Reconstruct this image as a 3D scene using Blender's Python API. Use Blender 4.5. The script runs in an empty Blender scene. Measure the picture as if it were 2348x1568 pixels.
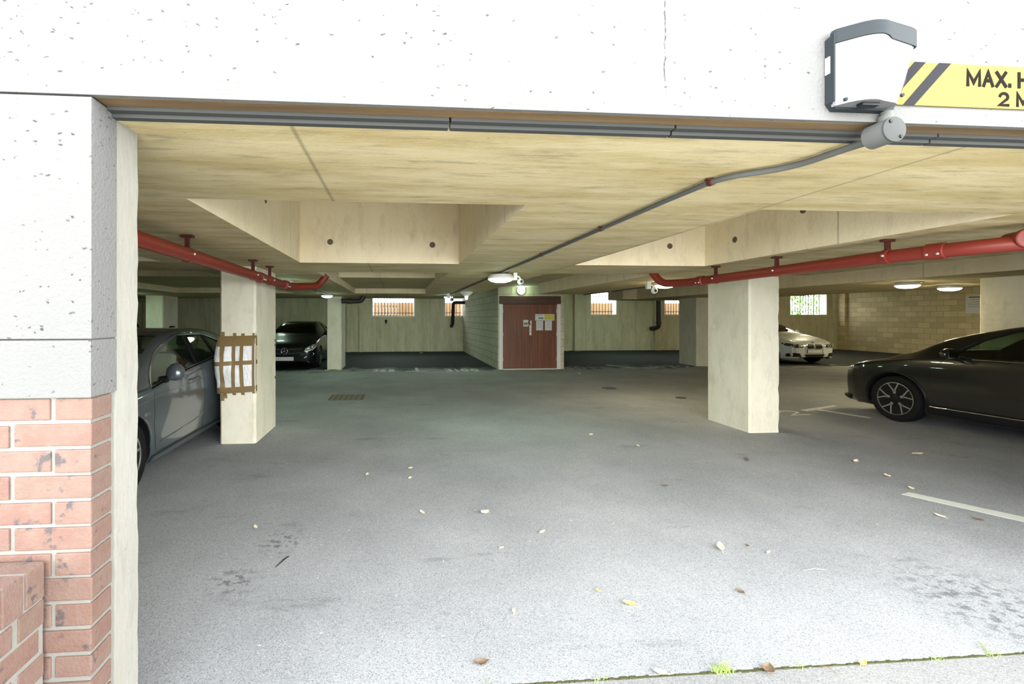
import bpy, bmesh, math, random
from mathutils import Vector, Matrix, noise
from mathutils.bvhtree import BVHTree
R = math.radians
C = bpy.context.scene.collection
random.seed(4)

# ---------------------------------------------------------------- camera
# eye height 1.55 m, just outside the entrance; level, shifted wide lens
F_PX, TAN_YAW, CX, CY, EYE = 1030.0, 0.075, 990.25, 728.0, 1.55
cam = bpy.data.cameras.new('camera'); camo = bpy.data.objects.new('camera', cam); C.objects.link(camo)
cam.sensor_width = 36; cam.sensor_fit = 'HORIZONTAL'; cam.lens = 36 * F_PX / 2348
cam.shift_x = (1174 - CX) / 2348; cam.shift_y = -(784 - CY) / 2348
cam.clip_start = 0.02; cam.clip_end = 200
camo.location = (0, 0, EYE); camo.rotation_euler = (R(90), 0, -math.atan(TAN_YAW))
bpy.context.scene.camera = camo

# ---------------------------------------------------------------- sky, exposure
scn = bpy.context.scene
scn.view_settings.view_transform = 'Standard'; scn.view_settings.look = 'None'
scn.view_settings.gamma = 1; scn.view_settings.use_curve_mapping = False
scn.view_settings.exposure = 2.4
world = bpy.data.worlds.new('overcast_sky'); scn.world = world; world.use_nodes = True
wn = world.node_tree.nodes; wl = world.node_tree.links; wn.clear()
wo = wn.new('ShaderNodeOutputWorld'); wb = wn.new('ShaderNodeBackground'); wr = wn.new('ShaderNodeValToRGB')
wt = wn.new('ShaderNodeTexCoord'); wsx = wn.new('ShaderNodeSeparateXYZ')
wl.new(wt.outputs['Generated'], wsx.inputs[0]); wl.new(wsx.outputs['Z'], wr.inputs[0])
# bright hazy band low in the sky, greyer overhead
wr.color_ramp.elements[0].color = (1.0, 1.0, 1.0, 1); wr.color_ramp.elements[1].color = (0.20, 0.215, 0.23, 1)
for p_, c_ in ((0.35, (0.97, 0.985, 1.0, 1)), (0.62, (0.52, 0.54, 0.56, 1))):
    e_ = wr.color_ramp.elements.new(p_); e_.color = c_
wl.new(wr.outputs[0], wb.inputs[0]); wb.inputs[1].default_value = 2.6
wl.new(wb.outputs[0], wo.inputs[0])
LAMP_COOL = 10.0      # bulkhead lamps, radiance of the diffusers
LAMP_WARM = 18.0

# ---------------------------------------------------------------- materials
def nmat(name):
    m = bpy.data.materials.new(name); m.use_nodes = True
    nt = m.node_tree; b = nt.nodes['Principled BSDF']
    return m, nt, b
def simple(name, col, rough=0.5, metal=0.0, coat=0.0, emit=None, es=0, spec=0.5):
    m, nt, b = nmat(name); b.inputs['Specular IOR Level'].default_value = spec
    b.inputs['Base Color'].default_value = (*col, 1); b.inputs['Roughness'].default_value = rough
    b.inputs['Metallic'].default_value = metal; b.inputs['Coat Weight'].default_value = coat
    b.inputs['Coat Roughness'].default_value = 0.03
    if emit: b.inputs['Emission Color'].default_value = (*emit, 1); b.inputs['Emission Strength'].default_value = es
    return m
class NT:
    def __init__(s, nt): s.nt = nt
    def n(s, t, **k):
        o = s.nt.nodes.new(t)
        for a, v in k.items():
            if hasattr(o, a): setattr(o, a, v)
            else: o.inputs[a.replace('_', ' ')].default_value = v
        return o
    def l(s, a, b): s.nt.links.new(a, b)
def coords(g, scale=(1, 1, 1), world_space=True):
    if world_space:
        t = g.n('ShaderNodeNewGeometry'); out = t.outputs['Position']
    else:
        t = g.n('ShaderNodeTexCoord'); out = t.outputs['Object']
    mp = g.n('ShaderNodeMapping'); mp.inputs['Scale'].default_value = scale
    g.l(out, mp.inputs[0]); return mp.outputs[0]
def noise_fac(g, vec, scale, detail=6, rough=0.6, lo=0.35, hi=0.65):
    a = g.n('ShaderNodeTexNoise'); a.inputs['Scale'].default_value = scale; a.inputs['Detail'].default_value = detail
    a.inputs['Roughness'].default_value = rough; g.l(vec, a.inputs['Vector'])
    r = g.n('ShaderNodeMapRange'); r.inputs[1].default_value = lo; r.inputs[2].default_value = hi
    g.l(a.outputs[0], r.inputs[0]); return r.outputs[0]
def mix(g, fac, a, b, blend='MIX'):
    m = g.n('ShaderNodeMix', data_type='RGBA', blend_type=blend)
    for s, v in ((m.inputs[0], fac), (m.inputs[6], a), (m.inputs[7], b)):
        if isinstance(v, tuple): s.default_value = (*v, 1) if len(v) == 3 else v
        elif isinstance(v, (int, float)): s.default_value = v
        else: g.l(v, s)
    return m.outputs[2]
def mul(g, a, k):
    m = g.n('ShaderNodeMath', operation='MULTIPLY')
    for s, v in ((m.inputs[0], a), (m.inputs[1], k)):
        if isinstance(v, (int, float)): s.default_value = v
        else: g.l(v, s)
    return m.outputs[0]
def bump(g, b, h, strength=0.3, dist=0.01):
    n = g.n('ShaderNodeBump'); n.inputs['Strength'].default_value = strength; n.inputs['Distance'].default_value = dist
    g.l(h, n.inputs['Height']); g.l(n.outputs[0], b.inputs['Normal'])
def concrete(name, base, stain, dark, stretch=(1, 1, 1), amount=0.7, seam=None, bmp=.25, only_x=False):
    m, nt, b = nmat(name); g = NT(nt)
    v = coords(g, stretch); v1 = coords(g)
    f1 = noise_fac(g, v, 2.2, 8, 0.68, 0.40, 0.62)
    f2 = noise_fac(g, v, 5.0, 9, 0.72, 0.52, 0.72)
    f3 = noise_fac(g, v1, 40, 4, 0.6, 0.66, 0.74)
    c = mix(g, mul(g, f1, amount), base, stain)
    c = mix(g, mul(g, f2, amount * 0.75), c, dark)
    c = mix(g, mul(g, f3, 0.35), c, tuple(k * 0.45 for k in dark))
    if seam:      # formwork joints every `seam` metres
        sx = g.n('ShaderNodeSeparateXYZ'); g.l(v1, sx.inputs[0])
        ad = g.n('ShaderNodeMath', operation='ADD'); g.l(sx.outputs[0], ad.inputs[0]); (None if only_x else g.l(sx.outputs[1], ad.inputs[1])); ad.inputs[1].default_value = 0.35
        ad.use_clamp = False
        md = g.n('ShaderNodeMath', operation='PINGPONG'); g.l(ad.outputs[0], md.inputs[0]); md.inputs[1].default_value = seam
        r = g.n('ShaderNodeMapRange'); g.l(md.outputs[0], r.inputs[0]); r.inputs[1].default_value = 0.012; r.inputs[2].default_value = 0.0
        c = mix(g, mul(g, r.outputs[0], 0.55), c, tuple(k * 0.35 for k in dark))
    g.l(c, b.inputs['Base Color']); b.inputs['Roughness'].default_value = 0.85
    bump(g, b, noise_fac(g, v, 25, 6, 0.7, 0.2, 0.8), bmp, 0.01)
    return m
M = {}
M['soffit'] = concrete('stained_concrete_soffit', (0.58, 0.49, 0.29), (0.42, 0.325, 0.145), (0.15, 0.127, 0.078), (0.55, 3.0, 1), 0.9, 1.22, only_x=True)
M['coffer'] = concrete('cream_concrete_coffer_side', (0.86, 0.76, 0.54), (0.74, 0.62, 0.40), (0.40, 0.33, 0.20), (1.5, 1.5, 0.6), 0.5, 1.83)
M['column'] = concrete('fair_faced_concrete', (0.80, 0.77, 0.63), (0.64, 0.60, 0.45), (0.42, 0.385, 0.26), (1.1, 1.1, 0.5), 0.55, bmp=.10)
M['rear_wall'] = concrete('shuttered_concrete', (0.74, 0.70, 0.50), (0.58, 0.54, 0.36), (0.30, 0.28, 0.18), (1.4, 1.4, 0.3), 0.7, 1.22)
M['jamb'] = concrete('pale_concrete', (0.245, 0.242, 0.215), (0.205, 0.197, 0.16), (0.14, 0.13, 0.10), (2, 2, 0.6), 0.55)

def render_mat():
    m, nt, b = nmat('white_pebbled_render'); g = NT(nt); v = coords(g)
    wv = g.n('ShaderNodeTexNoise'); wv.inputs['Scale'].default_value = 60; g.l(coords(g, (1, 1, 1)), wv.inputs['Vector'])
    wa = g.n('ShaderNodeVectorMath', operation='MULTIPLY_ADD'); g.l(wv.outputs['Color'], wa.inputs[0]); wa.inputs[1].default_value = (.016, .016, .016); g.l(coords(g, (.62, .8, 1)), wa.inputs[2])
    vo = g.n('ShaderNodeTexVoronoi', feature='F1'); vo.inputs['Scale'].default_value = 95; g.l(wa.outputs[0], vo.inputs['Vector'])
    sp = g.n('ShaderNodeMapRange'); sp.inputs[1].default_value = 0.36; sp.inputs[2].default_value = 0.22; g.l(vo.outputs['Distance'], sp.inputs[0])
    col = g.n('ShaderNodeSeparateColor'); g.l(vo.outputs['Color'], col.inputs[0])
    dn = noise_fac(g, v, 2.1, 3, 0.6, 0.30, 0.75)
    sx = g.n('ShaderNodeSeparateXYZ'); g.l(v, sx.inputs[0])
    le = g.n('ShaderNodeMapRange'); g.l(sx.outputs[0], le.inputs[0]); le.inputs[1].default_value = -0.2; le.inputs[2].default_value = -1.2
    le.inputs[3].default_value = 0.10; le.inputs[4].default_value = 0.62
    lz = g.n('ShaderNodeMapRange'); g.l(sx.outputs[2], lz.inputs[0]); lz.inputs[1].default_value = 1.9; lz.inputs[2].default_value = 2.35; lz.inputs[3].default_value = 0.30; lz.inputs[4].default_value = 1.0
    th = g.n('ShaderNodeMath', operation='MULTIPLY'); g.l(dn, th.inputs[0]); g.l(mul(g, le.outputs[0], lz.outputs[0]), th.inputs[1])
    lt = g.n('ShaderNodeMath', operation='LESS_THAN'); g.l(col.outputs[0], lt.inputs[0]); g.l(th.outputs[0], lt.inputs[1])
    pit = g.n('ShaderNodeMath', operation='MULTIPLY'); g.l(sp.outputs[0], pit.inputs[0]); g.l(lt.outputs[0], pit.inputs[1])
    c = mix(g, mul(g, noise_fac(g, v, 3, 5), 0.4), (0.122, 0.122, 0.119), (0.112, 0.112, 0.108))
    dk = g.n('ShaderNodeMapRange'); g.l(col.outputs[1], dk.inputs[0]); dk.inputs[3].default_value = 0.35; dk.inputs[4].default_value = 1.0
    c = mix(g, mul(g, pit.outputs[0], dk.outputs[0]), c, (0.025, 0.024, 0.02))
    # one hairline crack over the opening
    wob = g.n('ShaderNodeTexNoise'); wob.inputs['Scale'].default_value = 16; wob.inputs['Detail'].default_value = 4
    cz = g.n('ShaderNodeCombineXYZ'); g.l(sx.outputs[2], cz.inputs[2]); g.l(cz.outputs[0], wob.inputs['Vector'])
    wm = g.n('ShaderNodeMath', operation='MULTIPLY_ADD'); g.l(wob.outputs[0], wm.inputs[0]); wm.inputs[1].default_value = 0.024; wm.inputs[2].default_value = 0.853 - 0.012
    df = g.n('ShaderNodeMath', operation='SUBTRACT'); g.l(sx.outputs[0], df.inputs[0]); g.l(wm.outputs[0], df.inputs[1])
    ab = g.n('ShaderNodeMath', operation='ABSOLUTE'); g.l(df.outputs[0], ab.inputs[0])
    ln = g.n('ShaderNodeMapRange'); g.l(ab.outputs[0], ln.inputs[0]); ln.inputs[1].default_value = 0.0028; ln.inputs[2].default_value = 0.0010
    zz = g.n('ShaderNodeMapRange'); g.l(sx.outputs[2], zz.inputs[0]); zz.inputs[1].default_value = 2.26; zz.inputs[2].default_value = 2.34
    brk = noise_fac(g, v, 60, 2, 0.5, 0.36, 0.5)
    cr = mul(g, mul(g, ln.outputs[0], zz.outputs[0]), brk)
    c = mix(g, cr, c, (0.022, 0.02, 0.018))
    g.l(c, b.inputs['Base Color']); b.inputs['Roughness'].default_value = 0.9
    bump(g, b, noise_fac(g, v, 95, 4, 0.6, 0.2, 0.8), 0.45, 0.006)
    return m
M['render'] = render_mat()

def asphalt(name, base, light, dark, bays=False):
    m, nt, b = nmat(name); g = NT(nt); v = coords(g)
    c = mix(g, noise_fac(g, v, 0.9, 6, 0.6, 0.35, 0.7), base, light)
    ag = g.n('ShaderNodeTexVoronoi', feature='F1'); ag.inputs['Scale'].default_value = 260; g.l(v, ag.inputs['Vector'])      # aggregate
    ac = g.n('ShaderNodeSeparateColor'); g.l(ag.outputs['Color'], ac.inputs[0])
    a1 = g.n('ShaderNodeMapRange'); g.l(ac.outputs[0], a1.inputs[0]); a1.inputs[1].default_value = 0.72; a1.inputs[2].default_value = 0.95
    c = mix(g, mul(g, a1.outputs[0], 0.55), c, dark)
    a2 = g.n('ShaderNodeMapRange'); g.l(ac.outputs[1], a2.inputs[0]); a2.inputs[1].default_value = 0.80; a2.inputs[2].default_value = 0.98
    c = mix(g, mul(g, a2.outputs[0], 0.35), c, tuple(k * 1.6 for k in light))
    c = mix(g, mul(g, noise_fac(g, v, 70, 4, 0.75, 0.56, 0.74), 0.5), c, dark)
    if bays:
        for sx_, sy_, rad in ((-0.97, 2.72, .20), (-0.80, 3.18, .22), (3.2, 2.2, .5)):      # oil spots by the taped column and at the right
            dd = g.n('ShaderNodeVectorMath', operation='DISTANCE'); g.l(v, dd.inputs[0]); dd.inputs[1].default_value = (sx_, sy_, 0)
            dm = g.n('ShaderNodeMapRange'); g.l(dd.outputs['Value'], dm.inputs[0]); dm.inputs[1].default_value = rad; dm.inputs[2].default_value = rad * .35
            c = mix(g, mul(g, mul(g, dm.outputs[0], noise_fac(g, v, 19, 4, .6, .50, .60)), 0.6), c, dark)
    c = mix(g, mul(g, noise_fac(g, v, 85, 3, 0.7, 0.60, 0.75), 0.6), c, tuple(min(1, k * 1.7) for k in light))
    c = mix(g, mul(g, noise_fac(g, v, 30, 2, 0.5, 0.73, 0.76), 0.8), c, (0.75, 0.75, 0.72))
    st = coords(g, (0.5, 1.6, 1))
    c = mix(g, mul(g, noise_fac(g, st, 1.7, 7, 0.7, 0.60, 0.74), 0.55), c, dark)
    if bays:      # floor colour turns near black past the aisle, with a ragged edge
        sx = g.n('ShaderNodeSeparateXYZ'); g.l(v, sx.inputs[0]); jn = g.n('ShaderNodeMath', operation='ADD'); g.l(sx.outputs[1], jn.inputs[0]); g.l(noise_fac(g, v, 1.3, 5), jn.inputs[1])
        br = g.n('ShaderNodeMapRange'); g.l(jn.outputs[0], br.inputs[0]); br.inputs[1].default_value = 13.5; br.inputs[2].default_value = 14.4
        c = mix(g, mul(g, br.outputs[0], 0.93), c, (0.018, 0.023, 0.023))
    g.l(c, b.inputs['Base Color']); b.inputs['Roughness'].default_value = 0.8
    b.inputs['Specular IOR Level'].default_value = 0.08
    bump(g, b, noise_fac(g, v, 110, 4, 0.7, 0.25, 0.75), 0.35, 0.006)
    return m
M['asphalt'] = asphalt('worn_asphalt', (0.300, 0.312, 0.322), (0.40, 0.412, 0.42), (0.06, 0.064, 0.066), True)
M['pavement'] = asphalt('weathered_apron', (0.24, 0.245, 0.245), (0.30, 0.30, 0.295), (0.10, 0.10, 0.095))

def blockwork(name, c1, c2, mortar, along, bw=0.45, bh=0.225, gap=0.009):
    m, nt, b = nmat(name); g = NT(nt); v = coords(g)
    sx = g.n('ShaderNodeSeparateXYZ'); g.l(v, sx.inputs[0]); cb = g.n('ShaderNodeCombineXYZ')
    g.l(sx.outputs[along], cb.inputs[0]); g.l(sx.outputs[2], cb.inputs[1])
    br = g.n('ShaderNodeTexBrick'); g.l(cb.outputs[0], br.inputs['Vector'])
    br.inputs['Color1'].default_value = (*c1, 1); br.inputs['Color2'].default_value = (*c2, 1); br.inputs['Mortar'].default_value = (*mortar, 1)
    br.inputs['Scale'].default_value = 1; br.inputs['Mortar Size'].default_value = gap; br.inputs['Brick Width'].default_value = bw; br.inputs['Row Height'].default_value = bh
    c = mix(g, mul(g, noise_fac(g, v, 3, 7), 0.35), br.outputs[0], tuple(k * 0.6 for k in c1))
    g.l(c, b.inputs['Base Color']); b.inputs['Roughness'].default_value = 0.9
    iv = g.n('ShaderNodeMath', operation='SUBTRACT'); iv.inputs[0].default_value = 1; g.l(br.outputs['Fac'], iv.inputs[1])
    bump(g, b, iv.outputs[0], 0.5, 0.01)
    return m
M['block_right'] = blockwork('buff_blockwork', (0.74, 0.64, 0.39), (0.54, 0.47, 0.28), (0.40, 0.345, 0.20), 1)
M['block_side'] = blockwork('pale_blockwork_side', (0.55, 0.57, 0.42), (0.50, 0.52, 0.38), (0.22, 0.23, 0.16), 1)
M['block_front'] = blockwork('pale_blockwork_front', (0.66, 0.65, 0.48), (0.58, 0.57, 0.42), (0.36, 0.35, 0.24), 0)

def brick_mat():
    m, nt, b = nmat('mottled_red_brick'); g = NT(nt); v = coords(g)
    ge = g.n('ShaderNodeNewGeometry'); rp = g.n('ShaderNodeValToRGB'); g.l(ge.outputs['Random Per Island'], rp.inputs[0])
    e = rp.color_ramp.elements; e[0].color = (0.111, 0.059, 0.045, 1); e[1].color = (0.129, 0.075, 0.060, 1)
    for p, cc in ((0.25, (0.132, 0.071, 0.054, 1)), (0.5, (0.120, 0.077, 0.060, 1)), (0.75, (0.141, 0.081, 0.063, 1))):
        k = e.new(p); k.color = cc
    c = mix(g, mul(g, noise_fac(g, v, 22, 6, 0.65, 0.4, 0.7), 0.45), rp.outputs[0], (0.162, 0.120, 0.093))
    c = mix(g, mul(g, noise_fac(g, v, 19, 4, 0.6, 0.60, 0.66), 0.8), c, (0.036, 0.036, 0.041))
    g.l(c, b.inputs['Base Color']); b.inputs['Roughness'].default_value = 0.85
    bump(g, b, noise_fac(g, v, 120, 4), 0.3, 0.004)
    return m
M['brick'] = brick_mat()
M['mortar'] = concrete('cream_mortar', (0.185, 0.18, 0.16), (0.16, 0.155, 0.135), (0.12, 0.115, 0.095), (3, 3, 3), 0.5)

def wood(name, c1, c2, axis=2):
    m, nt, b = nmat(name); g = NT(nt)
    sc = [14, 14, 14]; sc[axis] = 0.8
    v = coords(g, tuple(sc))
    c = mix(g, noise_fac(g, v, 1.0, 6, 0.6, 0.3, 0.7), c1, c2)
    g.l(c, b.inputs['Base Color']); b.inputs['Roughness'].default_value = 0.42
    return m
M['door_wood'] = wood('red_brown_boarding', (0.25, 0.085, 0.040), (0.11, 0.034, 0.017))
M['header_wood'] = wood('dark_header_timber', (0.085, 0.035, 0.020), (0.05, 0.02, 0.012), 0)
M['fence_wood'] = wood('orange_fence_timber', (0.36, 0.24, 0.14), (0.25, 0.155, 0.085))
M['batten'] = wood('tan_timber_strip', (0.22, 0.135, 0.06), (0.07, 0.05, 0.028), 0)
M['steel'] = simple('grey_galvanised_channel', (0.055, 0.058, 0.056), 0.7, 0.0, spec=.12)
M['white'] = simple('white_gloss_paint', (0.78, 0.78, 0.74), 0.45)
M['white_plastic'] = simple('white_plastic', (0.8, 0.81, 0.8), 0.4)
M['conduit'] = simple('grey_conduit', (0.10, 0.105, 0.10), 0.6, spec=.15)
M['conduit_dark'] = simple('dark_conduit', (0.075, 0.078, 0.07), 0.55)
M['grey_plastic'] = simple('dusty_grey_plastic', (0.022, 0.027, 0.030), 0.6, spec=.12)
M['opal'] = simple('opal_diffuser', (0.15, 0.153, 0.16), 0.5, spec=.15)
M['lamp_cool'] = simple('lit_cool_diffuser', (0.9, 0.9, 0.9), 0.4, emit=(0.68, 1.0, 0.74), es=LAMP_COOL)
M['lamp_warm'] = simple('lit_warm_diffuser', (0.9, 0.9, 0.9), 0.4, emit=(1.0, 0.86, 0.52), es=LAMP_WARM)
M['red_pipe'] = simple('red_oxide_pipe_paint', (0.20, 0.024, 0.014), 0.42)
M['red_dark'] = simple('dark_red_bracket_paint', (0.07, 0.014, 0.010), 0.45)
M['black_pipe'] = simple('black_cast_iron', (0.022, 0.018, 0.016), 0.5)
M['bolt'] = simple('bright_bolt', (0.75, 0.75, 0.72), 0.3, 0.8)
M['black'] = simple('black_plastic', (0.008, 0.008, 0.009), 0.5, spec=.25)
M['bar'] = simple('dark_bar_paint', (0.03, 0.028, 0.022), 0.5)
M['yellow'] = simple('yellow_sign_face', (0.175, 0.134, 0.046), 0.7, spec=.05)
M['yellow_pale'] = simple('yellow_notice_ink', (0.62, 0.55, 0.07), 0.5)
M['sign_black'] = simple('faded_black_ink', (0.018, 0.018, 0.021), 0.7, spec=.05)
M['ink'] = simple('black_ink', (0.006, 0.005, 0.004), 0.8, spec=.05)
M['grey_ink'] = simple('grey_ink', (0.30, 0.30, 0.30), 0.7)
M['paper'] = simple('white_paper', (0.70, 0.71, 0.70), 0.7)
M['green_ink'] = simple('green_ink', (0.12, 0.24, 0.10), 0.7)
M['line_paint'] = simple('white_road_paint', (0.66, 0.68, 0.62), 0.8)
M['line_faint'] = simple('worn_road_paint', (0.34, 0.37, 0.34), 0.8)
M['tape'] = simple('brown_parcel_tape', (0.24, 0.165, 0.072), 0.25)
M['wrap'] = simple('white_bubble_wrap', (0.80, 0.82, 0.82), 0.22)
_m = M['wrap']; _g = NT(_m.node_tree); bump(_g, _m.node_tree.nodes['Principled BSDF'], noise_fac(_g, coords(_g, (1, 1, .6)), 28, 5, .6, .2, .8), .5, .02)
M['cover_slat'] = simple('dusty_iron_slat', (0.22, 0.18, 0.14), .8)
M['leaf_pale'] = simple('dry_pale_leaf', (0.62, 0.53, 0.36), 0.7)
M['leaf_yellow'] = simple('yellow_leaf', (0.62, 0.55, 0.17), 0.6)
M['leaf_brown'] = simple('brown_leaf', (0.17, 0.115, 0.07), 0.7)
M['grass'] = simple('grass_blade', (0.30, 0.48, 0.10), 0.6)
M['moss'] = simple('mossy_dirt', (0.075, 0.078, 0.04), 0.95, spec=.05)
M['iron'] = simple('rusty_iron', (0.12, 0.085, 0.055), 0.7)
M['sheet'] = simple('black_sheet', (0.012, 0.013, 0.014), 0.4)
M['chrome'] = simple('chrome', (0.8, 0.8, 0.8), 0.12, 1.0)
M['alloy'] = simple('silver_alloy', (0.55, 0.55, 0.55), 0.25, 0.9)
M['pillar'] = simple('satin_black_pillar', (0.004, 0.004, 0.004), 0.6, spec=.03)
M['tyre'] = simple('tyre_rubber', (0.007, 0.007, 0.007), 0.8, spec=.2)
M['seat_dark'] = simple('dark_seat_cloth', (0.02, 0.02, 0.022), 0.8)
M['seat_pale'] = simple('pale_seat_cloth', (0.35, 0.32, 0.27), 0.8)
M['lamp_glass'] = simple('headlight_lens', (0.04, 0.045, 0.045), 0.06, 0.0, 1.0)
M['plate'] = simple('number_plate', (0.72, 0.66, 0.65), 0.35)
M['badge_blue'] = simple('badge_blue', (0.03, 0.10, 0.4), 0.3)
def glass_mat(name, tint, rough=0.0):
    m = bpy.data.materials.new(name); m.use_nodes = True; nt = m.node_tree; nt.nodes.clear(); g = NT(nt)
    o = g.n('ShaderNodeOutputMaterial'); t = g.n('ShaderNodeBsdfTransparent'); t.inputs[0].default_value = (*tint, 1)
    gl = g.n('ShaderNodeBsdfGlossy'); gl.inputs['Roughness'].default_value = rough; gl.inputs[0].default_value = (1, 1, 1, 1)
    lw = g.n('ShaderNodeLayerWeight'); pw = g.n('ShaderNodeMath', operation='POWER'); g.l(lw.outputs['Facing'], pw.inputs[0]); pw.inputs[1].default_value = 5
    lw.inputs[0].default_value = 0.5; fr = g.n('ShaderNodeMath', operation='MULTIPLY_ADD'); g.l(pw.outputs[0], fr.inputs[0]); fr.inputs[1].default_value = 0.9; fr.inputs[2].default_value = 0.06
    mx = g.n('ShaderNodeMixShader'); g.l(fr.outputs[0], mx.inputs[0]); g.l(t.outputs[0], mx.inputs[1]); g.l(gl.outputs[0], mx.inputs[2])
    g.l(mx.outputs[0], o.inputs[0]); return m
M['glass'] = glass_mat('car_glass', (0.70, 0.78, 0.74))
M['glass_dark'] = glass_mat('tinted_car_glass', (0.12, 0.15, 0.14))
def paint(name, col, metal=0.4, rough=0.35):
    return simple(name, col, rough, metal, 1.0)
M['paint_grey'] = paint('grey_car_paint', (0.085, 0.106, 0.12), 0.45, 0.3)
M['paint_navy'] = simple('dark_navy_car_paint', (0.005, 0.008, 0.011), 0.3, 0.1, 0.6, spec=.2)
M['paint_white'] = paint('white_car_paint', (0.66, 0.69, 0.68), 0.0, 0.35)
M['paint_black'] = paint('black_brown_car_paint', (0.014, 0.013, 0.011), 0.35, 0.3)
M['foliage'] = simple('hedge_leaf', (0.16, 0.34, 0.05), 0.6)
M['pale_ground'] = simple('pale_gravel_bank', (0.62, 0.61, 0.55), 0.9)

# ---------------------------------------------------------------- mesh helpers
class MB:
    def __init__(s): s.bm = bmesh.new(); s.mi = 0
    def _t(s, faces):
        for f in faces: f.material_index = s.mi
    def box(s, x0, x1, y0, y1, z0, z1, bevel=0.0, mat=None):
        v = [s.bm.verts.new((x, y, z)) for x in (x0, x1) for y in (y0, y1) for z in (z0, z1)]
        idx = ((0, 1, 3, 2), (4, 6, 7, 5), (0, 4, 5, 1), (2, 3, 7, 6), (0, 2, 6, 4), (1, 5, 7, 3))
        fs = [s.bm.faces.new([v[i] for i in q]) for q in idx]; s._t(fs)
        if mat is not None: bmesh.ops.transform(s.bm, matrix=mat, verts=v)
        if bevel:
            es = list({e for f in fs for e in f.edges})
            r = bmesh.ops.bevel(s.bm, geom=es, offset=bevel, segments=2, affect='EDGES', profile=0.6)
            s._t(r['faces'])
        return s
    def tube(s, pts, r, seg=12, closed=False, cap=True):
        pts = [Vector(p) for p in pts]; n = len(pts); rings = []
        rr = r if isinstance(r, (list, tuple)) else [r] * n
        up = None
        for i, p in enumerate(pts):
            a = pts[(i - 1) % n] if closed else pts[max(i - 1, 0)]; b = pts[(i + 1) % n] if closed else pts[min(i + 1, n - 1)]
            t = (b - a).normalized()
            if up is None: up = t.orthogonal().normalized()
            up = (up - t * up.dot(t)).normalized(); w = t.cross(up)
            rings.append([s.bm.verts.new(p + (up * math.cos(2 * math.pi * k / seg) + w * math.sin(2 * math.pi * k / seg)) * rr[i]) for k in range(seg)])
        fs = []
        for i in range(n if closed else n - 1):
            A, B = rings[i], rings[(i + 1) % n]
            for k in range(seg): fs.append(s.bm.faces.new((A[k], A[(k + 1) % seg], B[(k + 1) % seg], B[k])))
        if cap and not closed:
            fs.append(s.bm.faces.new(rings[0][::-1])); fs.append(s.bm.faces.new(rings[-1]))
        s._t(fs); return s
    def lathe(s, prof, origin=(0, 0, 0), axis='z', seg=28, mat=None):
        rings = []; o = Vector(origin); allv = []
        for a, r in prof:
            ring = []
            for k in range(seg):
                c, d = math.cos(2 * math.pi * k / seg) * r, math.sin(2 * math.pi * k / seg) * r
                p = {'z': (c, d, a), 'x': (a, c, d), 'y': (d, a, c)}[axis]
                ring.append(s.bm.verts.new(o + Vector(p)))
            rings.append(ring); allv += ring
        fs = []
        for A, B in zip(rings, rings[1:]):
            for k in range(seg): fs.append(s.bm.faces.new((A[k], A[(k + 1) % seg], B[(k + 1) % seg], B[k])))
        fs.append(s.bm.faces.new(rings[0][::-1])); fs.append(s.bm.faces.new(rings[-1]))
        s._t(fs)
        if mat is not None: bmesh.ops.transform(s.bm, matrix=mat, verts=allv)
        return s
    def prism(s, poly, ext, plane='xy', z0=0.0):
        """polygon in a plane, extruded from z0 to z0+ext along the third axis"""
        def P(a, b, c): return {'xy': (a, b, c), 'xz': (a, c, b), 'yz': (c, a, b)}[plane]
        A = [s.bm.verts.new(P(a, b, z0)) for a, b in poly]; B = [s.bm.verts.new(P(a, b, z0 + ext)) for a, b in poly]
        n = len(poly); fs = [s.bm.faces.new(A), s.bm.faces.new(B[::-1])]
        for i in range(n): fs.append(s.bm.faces.new((A[i], B[i], B[(i + 1) % n], A[(i + 1) % n])))
        s._t(fs); return s
    def sphere(s, c, r, sx=1, sy=1, sz=1, seg=16):
        ret = bmesh.ops.create_uvsphere(s.bm, u_segments=seg, v_segments=seg // 2 + 2, radius=r,
                                       matrix=Matrix.Translation(c) @ Matrix.Diagonal((sx, sy, sz, 1)))
        s._t({f for v in ret['verts'] for f in v.link_faces}); return s
    def build(s, name, mats, parent=None, smooth=None, recalc=True):
        if recalc: bmesh.ops.recalc_face_normals(s.bm, faces=s.bm.faces)
        me = bpy.data.meshes.new(name); s.bm.to_mesh(me); s.bm.free()
        for m in (mats if isinstance(mats, (list, tuple)) else [mats]): me.materials.append(m)
        o = bpy.data.objects.new(name, me); C.objects.link(o)
        if smooth is not None:
            me.polygons.foreach_set('use_smooth', [True] * len(me.polygons)); me.set_sharp_from_angle(angle=R(smooth))
        if parent: o.parent = parent
        return o
def tag(o, label=None, cat=None, group=None, kind=None):
    for k, v in (('label', label), ('category', cat), ('group', group), ('kind', kind)):
        if v: o[k] = v
    return o
def empty(name, loc, label, cat, group=None, rz=0):
    o = bpy.data.objects.new(name, None); C.objects.link(o); o.location = loc; o.rotation_euler = (0, 0, rz); o.empty_display_size = 0.1
    return tag(o, label, cat, group)
def copy_tree(o, parent=None):
    c = o.copy(); C.objects.link(c); c.parent = parent
    for ch in list(o.children): copy_tree(ch, c)
    return c
def local(o, par):      # parent, keeping the placement it was modelled at
    o.parent = par; o.matrix_parent_inverse = (Matrix.Translation(par.location) @ Matrix.Rotation(par.rotation_euler.z, 4, 'Z')).inverted(); return o
def struct(o): o['kind'] = 'structure'; return o
def arc(cx, cy, rx, ry, a0, a1, n=10): return [(cx + rx * math.cos(R(a0 + (a1 - a0) * k / n)), cy + ry * math.sin(R(a0 + (a1 - a0) * k / n))) for k in range(n + 1)]
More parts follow.
